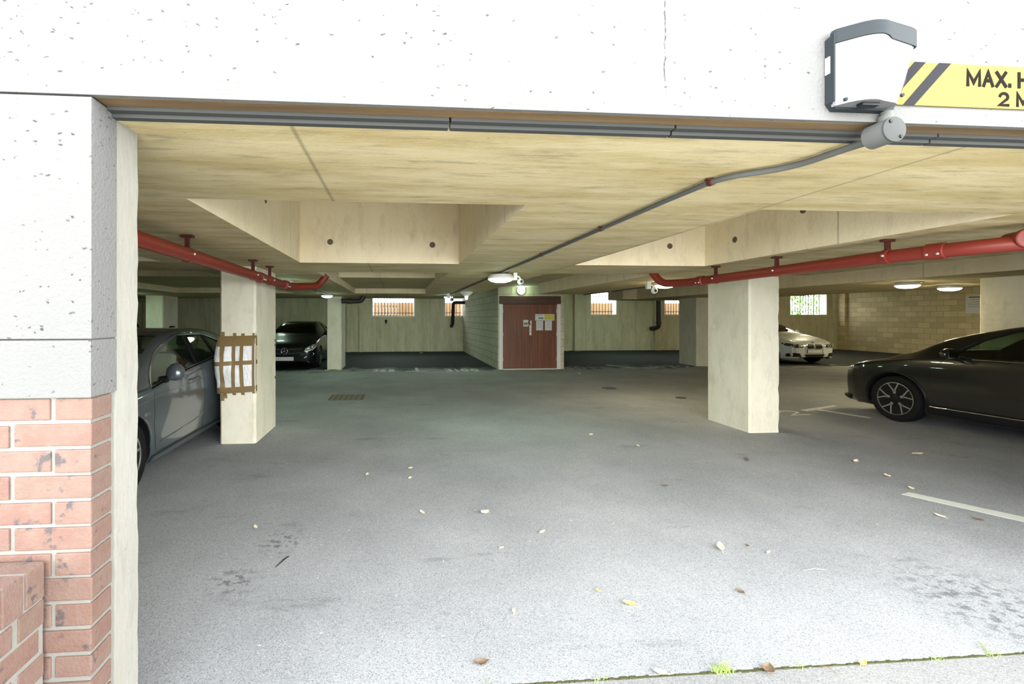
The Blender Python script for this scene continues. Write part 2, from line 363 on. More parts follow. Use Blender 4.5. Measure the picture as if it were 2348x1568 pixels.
GLYPH = {'M': [[(0, 0), (0, 1), (.5, .18), (1, 1), (1, 0)]], 'A': [[(0, 0), (.5, 1), (1, 0)], [(.2, .36), (.8, .36)]], 'X': [[(0, 0), (1, 1)], [(0, 1), (1, 0)]], '.': [[(.0, .02), (.0, .12)]],
 'H': [[(0, 0), (0, 1)], [(1, 0), (1, 1)], [(0, .52), (1, .52)]], 'E': [[(1, 1), (0, 1), (0, 0), (1, 0)], [(0, .52), (.85, .52)]], 'D': [[(0, 0), (0, 1), (.45, 1)] + arc(.45, .5, .55, .5, 90, -90) + [(0, 0)]],
 'R': [[(0, 0), (0, 1), (.55, 1)] + arc(.62, .75, .38, .25, 90, -90) + [(0, .5)], [(.5, .5), (1, 0)]], 'O': [arc(.5, .5, .5, .5, 0, 360, 20)], 'T': [[(0, 1), (1, 1)], [(.5, 1), (.5, 0)]],
 'S': [arc(.5, .75, .48, .25, 20, 250, 10) + arc(.5, .25, .5, .25, 90, -160, 10)], '2': [arc(.5, .70, .47, .30, 165, -40, 10) + [(0, 0), (1, 0)]], '3': [arc(.48, .75, .45, .25, 150, -90, 9) + arc(.48, .25, .5, .25, 90, -150, 9)],
 '1': [[(.25, .78), (.6, 1), (.6, 0)]], '0': [arc(.5, .5, .5, .5, 0, 360, 20)], '6': [arc(.5, .30, .48, .30, 0, 360, 16), [(.04, .36), (.25, .8), (.7, 1)]], '8': [arc(.5, .74, .42, .26, 0, 360, 14), arc(.5, .25, .5, .25, 0, 360, 14)],
 '7': [[(0, 1), (1, 1), (.35, 0)]]}
NARROW = {'.': .12, '1': .55, 'M': 1.25}
def letters(s, mat, width, height, matrix, parent, sw=.16, gap=.30, name='letter', depth=.0012):
    """painted block capitals: every character one flat mesh, a child of `parent`"""
    adv = sum((.55 if c == ' ' else NARROW.get(c, 1) + gap) for c in s) - gap; k = width / adv; x = 0
    for c in s:
        if c == ' ': x += .55; continue
        w = NARROW.get(c, 1); mb = MB(); bm = mb.bm; h = height - sw * height; e = sw * height / 2
        for si, st in enumerate(GLYPH[c]):
            P = [Vector((x * k + e * .8 + a * (w * k - e * 1.6), e + b * h)) for a, b in st]
            loop = (P[0] - P[-1]).length < 1e-6
            if loop: P = P[:-1]
            L = []; n = len(P)
            for i, p in enumerate(P):
                d0 = (p - P[i - 1]).normalized() if (i or loop) else (P[1] - p).normalized()
                d1 = (P[(i + 1) % n] - p).normalized() if (i < n - 1 or loop) else d0
                t = (d0 + d1); t = t.normalized() if t.length > 1e-4 else d0
                nn = Vector((-t.y, t.x)); mi = e / max(.45, nn.dot(Vector((-d0.y, d0.x))))
                if not loop and i in (0, n - 1) : p = p + (d0 if i else -d1) * e * .9
                L.append((p + nn * mi, p - nn * mi))
            for z in (1,):
                V = [[bm.verts.new(matrix @ Vector((q.x, q.y, depth * (1 + si * .25)))) for q in pr] for pr in L]
                for i in range(n if loop else n - 1):
                    a, b = V[i], V[(i + 1) % n]; bm.faces.new((a[0], a[1], b[1], b[0]))
        bm.normal_update(); bmesh.ops.solidify(bm, geom=bm.faces[:], thickness=depth * .8)
        o = mb.build(name, mat); local(o, parent); x += w + gap
FACE_FRONT = Matrix(((1, 0, 0, 0), (0, 0, -1, 0), (0, 1, 0, 0), (0, 0, 0, 1)))     # text in XY stood up to face -Y
# a ray through a pixel of the reference frame, met with a real plane: used to read floor positions off the photo
_s, _c = math.sin(math.atan(TAN_YAW)), math.cos(math.atan(TAN_YAW))
def floor_at(u, v, z=0.0):
    x = (u - CX) / F_PX; d = (z - EYE) / (-(v - CY) / F_PX)
    return Vector((d * (x * _c + _s), d * (_c - x * _s), z))
# ================================================================ the setting
H, HC, H2, H3 = 2.18, 3.0, 2.31, 2.46
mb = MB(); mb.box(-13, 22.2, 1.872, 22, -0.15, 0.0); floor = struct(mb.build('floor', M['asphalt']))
mb = MB(); mb.box(-16, 22.2, 0.95, 1.862, -0.15, -0.004); struct(mb.build('pavement', M['pavement']))
mb = MB(); mb.box(-16, 22.2, -14, 0.94, -0.15, -0.004); struct(mb.build('bounce_ground', M['pale_ground']))  # unseen ground outside, made pale to bounce light up to soffit and coffers

# ceiling: beams and coffers as one cast slab (a height field with vertical beam sides)
XL = [-13, -8.3, -5.6, -2.65, -1.12, 0.71, 2.11, 3.75, 5.1, 6.1, 7.7, 8.2, 11.6, 22.2]
YL = [1.5, 2.47, 5.24, 6.3, 8.6, 11.8, 14.9, 16.0, 21.0]
def hgt(x, y):
    if y < 2.47: return H
    if y < 14.9:
        if -8.3 < x < -5.6 or -2.65 < x < -1.12 or 0.71 < x < 2.11 or 8.2 < x < 11.6: return H
        if 3.75 < x < 5.1 and y < 11.8: return H
        if 5.1 < x < 6.1 and y < 6.3: return H
        if 5.24 < y < 6.3 and x < 6.1: return H
        if 8.6 < y < 11.8 and x < 2.11: return H2
        if 8.6 < y < 14.9 and 2.11 < x < 5.1: return H3
        if 11.8 < y < 14.9 and x < 2.11: return H
        return HC
    if y < 16.0 and 7.7 < x < 11.6: return H
    return HC
mb = MB(); hh = [[hgt((XL[i] + XL[i + 1]) / 2, (YL[j] + YL[j + 1]) / 2) for j in range(len(YL) - 1)] for i in range(len(XL) - 1)]
bm = mb.bm
def quad(*p): bm.faces.new([bm.verts.new(q) for q in p])
for i in range(len(XL) - 1):
    for j in range(len(YL) - 1):
        z = hh[i][j]; x0, x1, y0, y1 = XL[i], XL[i + 1], YL[j], YL[j + 1]
        quad((x0, y0, z), (x0, y1, z), (x1, y1, z), (x1, y0, z))
        if i + 1 < len(XL) - 1 and hh[i + 1][j] != z: w = hh[i + 1][j]; quad((x1, y0, z), (x1, y1, z), (x1, y1, w), (x1, y0, w))
        if j + 1 < len(YL) - 1 and hh[i][j + 1] != z: w = hh[i][j + 1]; quad((x0, y1, z), (x1, y1, z), (x1, y1, w), (x0, y1, w))
T = 3.35; X0, X1, Y0, Y1 = XL[0], XL[-1], YL[0], YL[-1]
quad((X0, Y0, T), (X1, Y0, T), (X1, Y1, T), (X0, Y1, T))
quad((X0, Y0, H), (X1, Y0, H), (X1, Y0, T), (X0, Y0, T)); quad((X0, Y1, HC), (X1, Y1, HC), (X1, Y1, T), (X0, Y1, T))
for i in range(len(YL) - 1):
    for x, k in ((X0, 0), (X1, -1)):
        z = hh[k][i]; quad((x, YL[i], z), (x, YL[i + 1], z), (x, YL[i + 1], T), (x, YL[i], T))
bmesh.ops.remove_doubles(bm, verts=bm.verts, dist=0.0005)
bm.normal_update()
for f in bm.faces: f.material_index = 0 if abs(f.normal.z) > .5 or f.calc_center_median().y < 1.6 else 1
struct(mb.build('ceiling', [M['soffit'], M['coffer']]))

for x, y, z, d in ((-.78, 5.24, 2.42, 'y'), (.40, 5.24, 2.40, 'y'), (3.30, 5.24, 2.42, 'y'), (3.75, 4.75, 2.42, 'x'), (3.75, 3.55, 2.62, 'x'), (3.75, 3.9, 2.55, 'x'), (-1.12, 3.9, 2.55, 'x'), (2.4, 5.24, 2.40, 'y')):
    mb = MB()
    if d == 'y': mb.lathe([(y - .004, .026), (y - .003, .034), (y + .002, .034)], (x, 0, z), 'y', 16)
    else: mb.lathe([(x - .004, .026), (x - .003, .034), (x + .002, .034)], (0, y, z), 'x', 16)
    mb.build('tie_hole', M['iron'], bpy.data.objects['ceiling'])
# front: white rendered wall over the opening, left pier, right return
OPEN_R = 4.5
mb = MB()
mb.box(-14, 22, 1.38, 1.396, 2.2, 4.6)                       # lintel face
mb.box(-14, 22, 1.396, 1.5, 2.26, 4.6)
mb.box(-14, -0.893, 1.382, 1.5, 1.4885, 2.194)
mb.box(-14, -0.893, 1.380, 1.5, 1.318, 1.4835)
mb.box(-14, -0.9, 1.40, 1.5, 1.3185, 2.25)                      # body behind the joints
mb.box(-14, -2.25, 1.382, 1.5, 0, 1.318)
mb.box(OPEN_R, 22, 1.382, 1.5, 0, 2.25)
struct(mb.build('wall_front', M['render']))
mb = MB(); mb.box(-14, -1.5, 1.5, 1.62, 0, H); mb.box(OPEN_R + .05, 22, 1.5, 1.62, 0, H)
struct(mb.build('wall_front_inner', M['rear_wall']))
mb = MB(); mb.box(-0.893, OPEN_R, 1.397, 1.449, 2.199, 2.24); struct(mb.build('trim_1', M['batten']))
mb = MB()
for a, b in ((-0.893, 0.165), (0.172, 0.93), (0.937, 1.9), (1.907, OPEN_R)):
    mb.box(a, b, 1.450, 1.472, 2.188, 2.25); mb.box(a, b, 1.475, 1.4995, 2.176, 2.25)
struct(mb.build('trim_2', M['steel']))

# rear wall with barred windows, side walls
WIN = [(-1.20, 0.774, 1.56, 2.78), (2.10, 3.00, 1.57, 2.75), (8.99, 10.31, 1.632, 2.80), (12.60, 13.95, 1.633, 2.78), (18.97, 20.96, 1.635, 2.845)]
RECESS = (-11.42, -10.55, 0.9, 2.26)
def wall_holes(mb, x0, x1, y0, y1, z0, z1, holes):
    xs = sorted({x0, x1, *[a for h in holes for a in h[:2]]}); zs = sorted({z0, z1, *[a for h in holes for a in h[2:]]})
    for a, b in zip(xs, xs[1:]):
        for c, d in zip(zs, zs[1:]):
            mx, mz = (a + b) / 2, (c + d) / 2
            if any(h[0] < mx < h[1] and h[2] < mz < h[3] for h in holes): continue
            mb.box(a, b, y0, y1, c, d)
mb = MB(); wall_holes(mb, -13.2, 22.2, 20.5, 20.85, 0, HC, WIN + [RECESS])
for px in (-2.30, -1.75, 7.6, 8.2, 12.1, 18.0, 21.2): mb.box(px, px + (0.16 if px < 0 else 0.32), 20.36, 20.5, 0, HC)   # shallow piers
struct(mb.build('wall_back', M['rear_wall']))
mb = MB(); mb.box(-13.2, -13, 1.62, 20.5, 0, HC); struct(mb.build('wall_left', M['rear_wall']))
mb = MB(); mb.box(21.5, 21.75, 1.62, 20.5, 0, HC); mb.box(21.36, 21.5, 20.0, 20.36, 0, HC); struct(mb.build('wall_right', M['block_right']))
for i, (x0, x1, z0, z1) in enumerate(WIN):
    mb = MB()                                                # white reveal lining and sill
    mb.box(x0, x0 + .05, 20.48, 20.87, z0, z1); mb.box(x1 - .05, x1, 20.48, 20.87, z0, z1)
    mb.box(x0 + .05, x1 - .05, 20.46, 20.88, z0, z0 + .06); mb.box(x0 + .05, x1 - .05, 20.49, 20.87, z1 - .05, z1)
    w = struct(mb.build('window_%d' % (i + 1), M['white']))
    n = max(4, round((x1 - x0) / 0.14))
    for k in range(1, n):
        x = x0 + (x1 - x0) * k / n; m2 = MB(); m2.tube([(x, 20.78, z0 + .06), (x, 20.78, z1 - .05)], 0.014, 8); m2.build('bar', M['bar'], w)
    for zz in (z0 + .2, z1 - .22):
        m2 = MB(); m2.box(x0 + .05, x1 - .05, 20.80, 20.815, zz - .014, zz + .014); m2.build('cross_rail', M['bar'], w)
mb = MB(); x0, x1, z0, z1 = RECESS; mb.box(x0, x1, 20.70, 20.85, z0, z1)
for k in range(1, 4): mb.box(x0 + k * .22 - .02, x0 + k * .22 + .01, 20.66, 20.70, z0, z1)
struct(mb.build('trim_3', M['rear_wall']))
mb = MB(); g_ = 14                                            # black sheet sagging in the recess
for k in range(g_):
    a, b = x0 + .01 + (x1 - x0 - .02) * k / g_, x0 + .01 + (x1 - x0 - .02) * (k + 1) / g_
    sag = lambda t: 1.30 - 0.42 * math.sin(math.pi * min(1, t * 1.15)) ** 0.7 + .06 * math.sin(9 * t)
    ta, tb = k / g_, (k + 1) / g_
    mb.prism([(a, 0.9), (b, 0.9), (b, sag(tb)), (a, sag(ta))], 0.05, 'xz', 20.58)
tag(mb.build('plastic_sheet', M['sheet']), 'black plastic sheet sagging in the rear wall recess, far left behind the grey car', 'sheet')

# timber fence and hedge seen through the windows, on the raised bank outside
mb = MB(); mb.box(-16, 26, 20.86, 30, -0.1, 1.45); struct(mb.build('bank', M['pale_ground']))
mb = MB()
for k in range(130):
    x = -3.5 + k * 0.155; mb.box(x, x + .148, 22.0 + .01 * (k % 2), 22.03 + .01 * (k % 2), 1.45, 2.28)
mb.box(-3.5, 16.6, 22.045, 22.09, 1.6, 1.7); mb.box(-3.5, 16.6, 22.045, 22.09, 2.05, 2.15)
tag(mb.build('timber_fence', M['fence_wood']), 'orange vertical board fence outside behind the barred rear windows', 'fence')
mb = MB(); rnd = random.Random(2)
for k in range(2600):
    p = Vector((rnd.uniform(17.2, 24.5), rnd.uniform(22.2, 23.2), rnd.uniform(1.45, 3.6))); s_ = rnd.uniform(.05, .10)
    mt = Matrix.Translation(p) @ Matrix.Rotation(rnd.uniform(0, 6), 4, 'Z') @ Matrix.Rotation(rnd.uniform(-1, 1), 4, 'X')
    mb.bm.faces.new([mb.bm.verts.new(mt @ Vector(q)) for q in ((-s_ * .5, 0, 0), (0, 0, -s_), (s_ * .5, .01, 0), (0, 0, s_))])
for k in range(9): mb.tube([(17.6 + k * .8, 22.7, 1.45), (17.7 + k * .8, 22.75, 3.3)], .04, 6)
hd = mb.build('hedge', M['foliage'], recalc=False); hd['kind'] = 'stuff'; tag(hd, 'leafy green hedge outside the rear window behind the white car', 'hedge')

# block-walled store with the double door
SX0, SX1, SY = 2.97, 4.98, 13.2
DX0, DX1, DZ = 3.11, 4.765, 1.955
mb = MB()
mb.box(SX0, SX0 + .14, SY + .1, 20.5, 0, H3); mb.box(SX0, SX0 + .14, 14.92, 20.5, H3, HC)
mb.box(SX1 - .14, SX1, SY + .1, 20.5, 0, H3); mb.box(SX1 - .14, SX1, 14.92, 20.5, H3, HC); mb.box(SX0 + .14, SX1 - .14, 14.92, 15.05, 0, HC)
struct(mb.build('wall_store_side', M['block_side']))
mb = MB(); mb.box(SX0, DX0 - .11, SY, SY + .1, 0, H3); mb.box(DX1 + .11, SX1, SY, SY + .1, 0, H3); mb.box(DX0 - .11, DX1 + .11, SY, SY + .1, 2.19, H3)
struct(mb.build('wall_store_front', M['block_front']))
mb = MB(); mb.box(DX0 - .11, DX0, SY - .02, SY + .1, 0, DZ, .004); mb.box(DX1, DX1 + .11, SY - .02, SY + .1, 0, DZ, .004)
mb.box(DX0, DX1, SY - .06, SY + .1, 0, .025)
dr = struct(mb.build('door_1', M['white']))
mb = MB(); mb.box(DX0 - .11, DX1 + .11, SY - .04, SY + .09, DZ, 2.19, .006); mb.build('door_header', M['header_wood'], dr)
mid = (DX0 + DX1) / 2
for a, b in ((DX0 + .006, mid - .004), (mid + .004, DX1 - .006)):
    mb = MB(); mb.box(a, b, SY + .03, SY + .07, .03, DZ - .006)
    mb.box(a, a + .07, SY + .015, SY + .03, .03, DZ - .006, .003); mb.box(b - .07, b, SY + .015, SY + .03, .03, DZ - .006, .003)
    mb.box(a + .07, b - .07, SY + .015, SY + .03, DZ - .10, DZ - .006, .003)
    n = 8; wd = (b - a - .14) / n
    for k in range(n): mb.box(a + .07 + k * wd + .004, a + .07 + (k + 1) * wd - .004, SY + .02, SY + .03, .03, DZ - .10)
    lf = mb.build('door_leaf', M['door_wood'], dr)
    for zz in (.3, 1.05, 1.75):
        m2 = MB(); xh = a if a < mid - .3 else b; m2.tube([(xh, SY + .008, zz - .05), (xh, SY + .008, zz + .05)], .009, 8); m2.build('hinge', M['bolt'], lf)
mb = MB(); mb.box(mid - .015, mid + .05, SY + .004, SY + .015, 1.02, 1.33, .004); lk = mb.build('lock_plate', M['white_plastic'], dr)
for zz in (1.13, 1.22):
    m2 = MB(); m2.lathe([(-.004, .011), (.004, .011)], (mid + .018, SY + .002, zz), 'y', 12); m2.build('keyhole', M['black'], lk)
mb = MB(); mb.box(mid + .0, mid + .05, SY - .01, SY + .015, 1.34, 1.46, .006); kp = mb.build('latch_case', M['white_plastic'], dr)
mb = MB(); mb.tube([(mid + .01, SY - .03, 1.36), (mid - .06, SY - .03, 1.41), (mid + .0, SY - .03, 1.45)], .010, 8); mb.build('handle', M['black'], kp)

# notices fixed to the door
def notice(name, label, x0, x1, z0, z1, mat, extra, cat='notice', group=None):
    mb = MB(); mb.box(x0, x1, SY + .008, SY + .0145, z0, z1); o = mb.build(name, mat); tag(o, label, cat, group)
    for nm, ex0, ex1, ez0, ez1, m in extra:
        m2 = MB(); m2.box(ex0, ex1, SY + .0055, SY + .0079, ez0, ez1); m2.build(nm, m, o)
    return o
nx0, nx1 = 4.10, 4.69
notice('warning_sign', 'white and yellow sign board at the top of the right door leaf', nx0, nx1, 1.46, 1.655, M['paper'],
       [('yellow_panel', nx0 + .29, nx1 - .015, 1.485, 1.645, M['yellow_pale']), ('arrow_mark', nx0 + .10, nx0 + .25, 1.52, 1.545, M['ink']),
        ('text_line', nx0 + .03, nx0 + .24, 1.61, 1.625, M['grey_ink']), ('text_line', nx0 + .03, nx0 + .27, 1.475, 1.482, M['grey_ink'])], 'sign')
for xa, lb in ((nx0 + .03, 'white paper notice under the left half of the door sign'), (nx0 + .30, 'white paper notice under the yellow half of the door sign')):
    notice('paper_notice', lb, xa, xa + .21, 1.165, 1.452, M['paper'],
           [('text_line', xa + .03, xa + .18, 1.42 - .03 * k, 1.425 - .03 * k, M['grey_ink']) for k in range(7)], group='paper notices on the door')
notice('door_card', 'small square green and white card beside the door latch', mid - .20, mid - .045, 1.28, 1.48, M['paper'],
       [('green_panel', mid - .185, mid - .06, 1.34, 1.40, M['green_ink']), ('yellow_band', mid - .185, mid - .06, 1.30, 1.325, M['yellow_pale'])])

# ---------------------------------------------------------------- columns
def column(x0, x1, y0, y1, label, seed, top=H, notch=True):
    mb = MB(); bm = mb.bm; n = 40; r = random.Random(seed)
    # chamfered blade with slightly ragged arrises
    ch = 0.022
    rings = []
    for k in range(n + 1):
        z = top * k / n; j = lambda: r.uniform(-.002, .002)
        e = 0.014 * max(0, noise.noise((seed * 7.1, z * 6, 0))) * 2 if notch else 0
        pts = [(x0 + ch, y0), (x1 - ch - e, y0), (x1, y0 + ch + e), (x1, y1 - ch), (x1 - ch, y1), (x0 + ch, y1), (x0, y1 - ch), (x0, y0 + ch)]
        rings.append([bm.verts.new((a + j() * .6, b + j() * .6, z)) for a, b in pts])
    for A, B in zip(rings, rings[1:]):
        for i in range(8): bm.faces.new((A[i], A[(i + 1) % 8], B[(i + 1) % 8], B[i]))
    bm.faces.new(rings[0][::-1]); bm.faces.new(rings[-1])
    return tag(mb.build('concrete_column', M['column']), label, 'column')
column(-2.18, -1.75, 5.68, 6.60, 'concrete column wrapped with white padding and brown tape', 1)
cr_ = column(4.70, 5.14, 5.69, 6.52, 'wide bare concrete column under the right red pipe', 2)
column(9.32, 9.76, 5.69, 6.55, 'grey concrete column behind the black car at the right edge', 3)
column(-2.12, -1.69, 13.6, 14.6, 'narrow pale concrete column beside the dark navy car', 4)
column(-7.2, -6.72, 13.4, 14.3, 'pale concrete column behind the grey car roof', 5)
column(9.45, 9.89, 13.6, 14.5, 'dark concrete column just left of the bare right column, far back', 6)
mb = MB(); bm = mb.bm; n = 60; r_ = random.Random(8); rings = []
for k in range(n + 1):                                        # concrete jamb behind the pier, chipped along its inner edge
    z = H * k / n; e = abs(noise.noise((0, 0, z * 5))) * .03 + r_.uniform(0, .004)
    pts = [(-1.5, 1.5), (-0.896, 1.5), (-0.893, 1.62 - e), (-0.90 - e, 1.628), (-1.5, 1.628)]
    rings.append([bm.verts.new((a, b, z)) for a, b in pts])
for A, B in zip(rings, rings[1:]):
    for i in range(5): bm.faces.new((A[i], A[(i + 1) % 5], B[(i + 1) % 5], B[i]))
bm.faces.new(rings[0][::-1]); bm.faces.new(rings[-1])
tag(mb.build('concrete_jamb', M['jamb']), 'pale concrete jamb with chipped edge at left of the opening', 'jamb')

# ---------------------------------------------------------------- brick pier and garden wall
def brick(mb, x0, x1, y0, y1, z0, z1, rnd):
    j = lambda: rnd.uniform(-.0025, .0025)
    mb.box(x0 + j(), x1 + j() * .5, y0 + j() * .6, y1, z0 + j(), z1 + j(), .004)
mb = MB(); rnd = random.Random(5); zt = 1.312; k = 0
while zt - .065 > 0.0:
    z1, z0 = zt, zt - .064
    x = -0.897; first = True
    while x > -2.2:
        w = .102 if (first and k % 2 == 0) else .215
        xa = max(x - w, -2.2)
        if x - xa > .03: brick(mb, xa, x, 1.388, 1.482, z0, z1, rnd)
        x = xa - .012; first = False
    zt -= .0752; k += 1
bp = mb.build('brick_pier', M['brick']); tag(bp, 'red brick base of the white rendered pier beside the opening', 'pier')
mb = MB(); mb.box(-2.249, -0.903, 1.394, 1.499, 0, 1.317); mb.build('mortar', M['mortar'], bp)
mb = MB(); rnd = random.Random(9)
GX0, GX1 = -1.245, -1.018
y = 1.375
while y > -.3: brick(mb, GX0 - .006, GX1 + .002, y - .064, y, .745, .850, rnd); y -= .0755
zt = .738; k = 0
while zt > .02:
    y = 1.37 - (.0 if k % 2 else .09)
    if k % 2 == 0: brick(mb, GX1 - .1, GX1, 1.375 - .088, 1.375, zt - .064, zt, rnd)
    while y > -.3: brick(mb, GX1 - .1, GX1, max(y - .215, -.35), y - .012, zt - .064, zt, rnd); y -= .227
    zt -= .0752; k += 1
gw = mb.build('garden_wall', M['brick']); tag(gw, 'low red brick wall with brick-on-edge top running out from the pier', 'wall')
mb = MB(); mb.box(GX0, GX1 - .003, -.36, 1.374, 0, .847); mb.build('mortar', M['mortar'], gw)
# ================================================================ things on the front wall
# headroom sign
SG = empty('headroom_sign', (2.2, 1.38, 2.258), 'yellow headroom sign with black diagonal stripes on the white lintel', 'sign')
sx0, sx1, sz0, sz1 = 1.585, 2.815, 2.258, 2.402
mb = MB(); mb.box(sx0, sx1, 1.3735, 1.3795, sz0, sz1, .001); local(mb.build('sign_board', M['yellow']), SG)
for flip in (0, 1):
    for b0, b1, t0, t1 in ((1.586, 1.622, 1.717, 1.757), (1.675, 1.715, 1.806, 1.850)):
        mb = MB(); q = [(b0, sz0), (b1, sz0), (t1, sz1), (t0, sz1)]
        if flip: q = [(4.4 - a, z) for a, z in q][::-1]
        mb.prism(q, .0012, 'xz', 1.372); local(mb.build('stripe', M['sign_black']), SG)
letters('MAX. HEADROOM', M['ink'], .585, .056, Matrix.Translation((1.908, 1.3733, 2.328)) @ FACE_FRONT, SG, .19, .17)
letters('2 METRES', M['ink'], .345, .049, Matrix.Translation((2.027, 1.3733, 2.265)) @ FACE_FRONT, SG, .19, .17)

# prow-shaped floodlight
FL = empty('floodlight', (1.53, 1.38, 2.23), 'grey and white prow-fronted floodlight on the lintel beside the yellow sign', 'wall light')
def plan(z):            # outline of the lens at height z: (left back, left front, ridge round, right front, right back)
    t = (z - 2.235) / .25
    xr = 1.60 + .062 * max(0, min(1, (t - .05) / .75)) ** .8
    rx, ry = 1.475 + .02 * t, 1.292 - .012 * t
    pts = [(1.407, 1.362), (1.409, 1.350), (1.416, 1.343)]
    for k in range(7):
        a = k / 6; pts.append(((1 - a) ** 2 * (rx - .045) + 2 * a * (1 - a) * rx + a * a * (rx + .055), (1 - a) ** 2 * (ry + .034) + 2 * a * (1 - a) * (ry - .006) + a * a * (ry + .016)))
    pts += [(xr - .02, 1.318), (xr - .004, 1.325), (xr, 1.335), (xr, 1.362)]
    return pts
def loft(mb, zs, inset=0, grow=0):
    rings = []
    for z in zs:
        p = plan(z); cx_ = 1.51; cy_ = 1.36
        rings.append([mb.bm.verts.new((cx_ + (x - cx_) * (1 + grow), cy_ + (y - cy_) * (1 + grow), z)) for x, y in p])
    n = len(rings[0])
    for A, B in zip(rings, rings[1:]):
        for i in range(n): mb.bm.faces.new((A[i], A[(i + 1) % n], B[(i + 1) % n], B[i]))
    mb.bm.faces.new(rings[0][::-1]); mb.bm.faces.new(rings[-1])
mb = MB(); loft(mb, [2.235 + .2 * k / 12 for k in range(13)]); local(mb.build('diffuser', M['opal'], None, 35), FL)
mb = MB(); loft(mb, [2.436, 2.444, 2.46, 2.474, 2.482], grow=.035)
for v in mb.bm.verts:      # the hood dips over the right half and rounds off on top
    if v.co.z < 2.45 and v.co.x > 1.52: v.co.z -= .022 * math.sin(min(1, (v.co.x - 1.52) / .13) * math.pi * .75)
    if v.co.z > 2.478: v.co.x = 1.51 + (v.co.x - 1.51) * .95; v.co.y = 1.36 + (v.co.y - 1.36) * .9
local(mb.build('hood', M['grey_plastic'], None, 50), FL)
mb = MB(); mb.prism([(1.402, 2.25), (1.42, 2.228), (1.62, 2.228), (1.668, 2.33), (1.668, 2.45), (1.64, 2.485), (1.43, 2.485), (1.402, 2.46)], .022, 'xz', 1.358); local(mb.build('back_housing', M['grey_plastic']), FL)
mb = MB(); mb.box(1.4035, 1.4075, 1.349, 1.3605, 2.25, 2.47, .001); local(mb.build('side_flange', M['grey_plastic']), FL)
mb = MB(); mb.box(1.4000, 1.4019, 1.361, 1.377, 2.345, 2.40); local(mb.build('rating_label', M['paper']), FL)
mb = MB(); mb.box(1.47, 1.53, 1.318, 1.34, 2.225, 2.236, .003); local(mb.build('bottom_clip', M['black']), FL)
for x, y, z in ((1.425, 1.338, 2.247), (1.575, 1.300, 2.247), (1.437, 1.340, 2.478)):
    mb = MB(); mb.lathe([(-.004, .005), (.002, .006)], (x, y - .006, z), 'y', 10); local(mb.build('screw', M['grey_plastic']), FL)
# stub and round box that feed it
CB = empty('conduit_box', (1.602, 1.37, 2.16), 'round grey junction box on the lintel edge under the floodlight', 'junction box')
mb = MB(); mb.lathe([(1.408, .040), (1.345, .040), (1.343, .040)], (1.602, 0, 2.160), 'y', 28); local(mb.build('box_body', M['conduit'], None, 40), CB)
mb = MB(); mb.lathe([(1.3428, .0405), (1.337, .0405), (1.335, .036)], (1.602, 0, 2.160), 'y', 28); local(mb.build('lid', M['steel'], None, 40), CB)
for dx, dz in ((-.018, .024), (.018, -.024)):
    mb = MB(); mb.lathe([(1.331, .005), (1.335, .006)], (1.602 + dx, 0, 2.160 + dz), 'y', 10); local(mb.build('screw', M['black']), CB)
mb = MB(); mb.tube([(1.602, 1.362, 2.195), (1.602, 1.362, 2.226)], .016, 14); local(mb.build('stub_pipe', M['conduit'], None, 40), CB)
mb = MB(); mb.tube([(1.602, 1.366, 2.195), (1.602, 1.366, 2.212)], .020, 14); local(mb.build('coupler', M['conduit'], None, 40), CB)

# ---------------------------------------------------------------- conduit runs on the soffit
def run(name, label, pts, r, mat, clips, clipmat):
    o = empty(name, pts[0], label, 'conduit')
    mb = MB(); P = [Vector(p) for p in pts]; sm = [P[0]]
    for a, b, c in zip(P, P[1:], P[2:]):
        l = min(.12, (b - a).length * .45, (c - b).length * .45); p0 = b + (a - b).normalized() * l; p1 = b + (c - b).normalized() * l
        for k in range(5): t = k / 4; sm.append((1 - t) ** 2 * p0 + 2 * t * (1 - t) * b + t * t * p1)
    sm.append(P[-1]); mb.tube(sm, r, 12); local(mb.build('pipe', mat, None, 40), o)
    for q in clips:
        q = Vector(q); mb = MB(); mb.tube([q - Vector((0, .012, 0)), q + Vector((0, .012, 0))], r * 1.35, 12); mb.box(q.x - r * 2, q.x + r * 2, q.y - .01, q.y + .01, q.z + r * .6, q.z + r * 1.1)
        local(mb.build('saddle_clip', clipmat), o)
    return o
cz = H - .018
run('conduit', 'long grey conduit running back along the middle beam from the junction box',
    [(1.602, 1.41, 2.15), (1.62, 1.50, cz), (1.60, 1.72, cz), (1.41, 1.86, cz), (1.40, 2.2, cz), (1.40, 12.2, cz)], .0125, M['conduit'], [(1.41, 1.93, cz)] + [(1.40, 3.0 + 1.3 * k, cz) for k in range(7)], M['red_dark'])
run('conduit', 'thin conduit between the two lamps on the left beam', [(-1.88, 8.05, cz), (-1.86, 11.85, cz)], .012, M['conduit_dark'], [(-1.87, 9.2, cz), (-1.865, 10.6, cz)], M['bolt'])
run('conduit', 'thin conduit along the edge of the right beam towards the store', [(4.98, 7.7, cz), (4.98, 11.75, cz)], .012, M['conduit_dark'], [(4.98, 8.6, cz), (4.98, 10.2, cz)], M['bolt'])

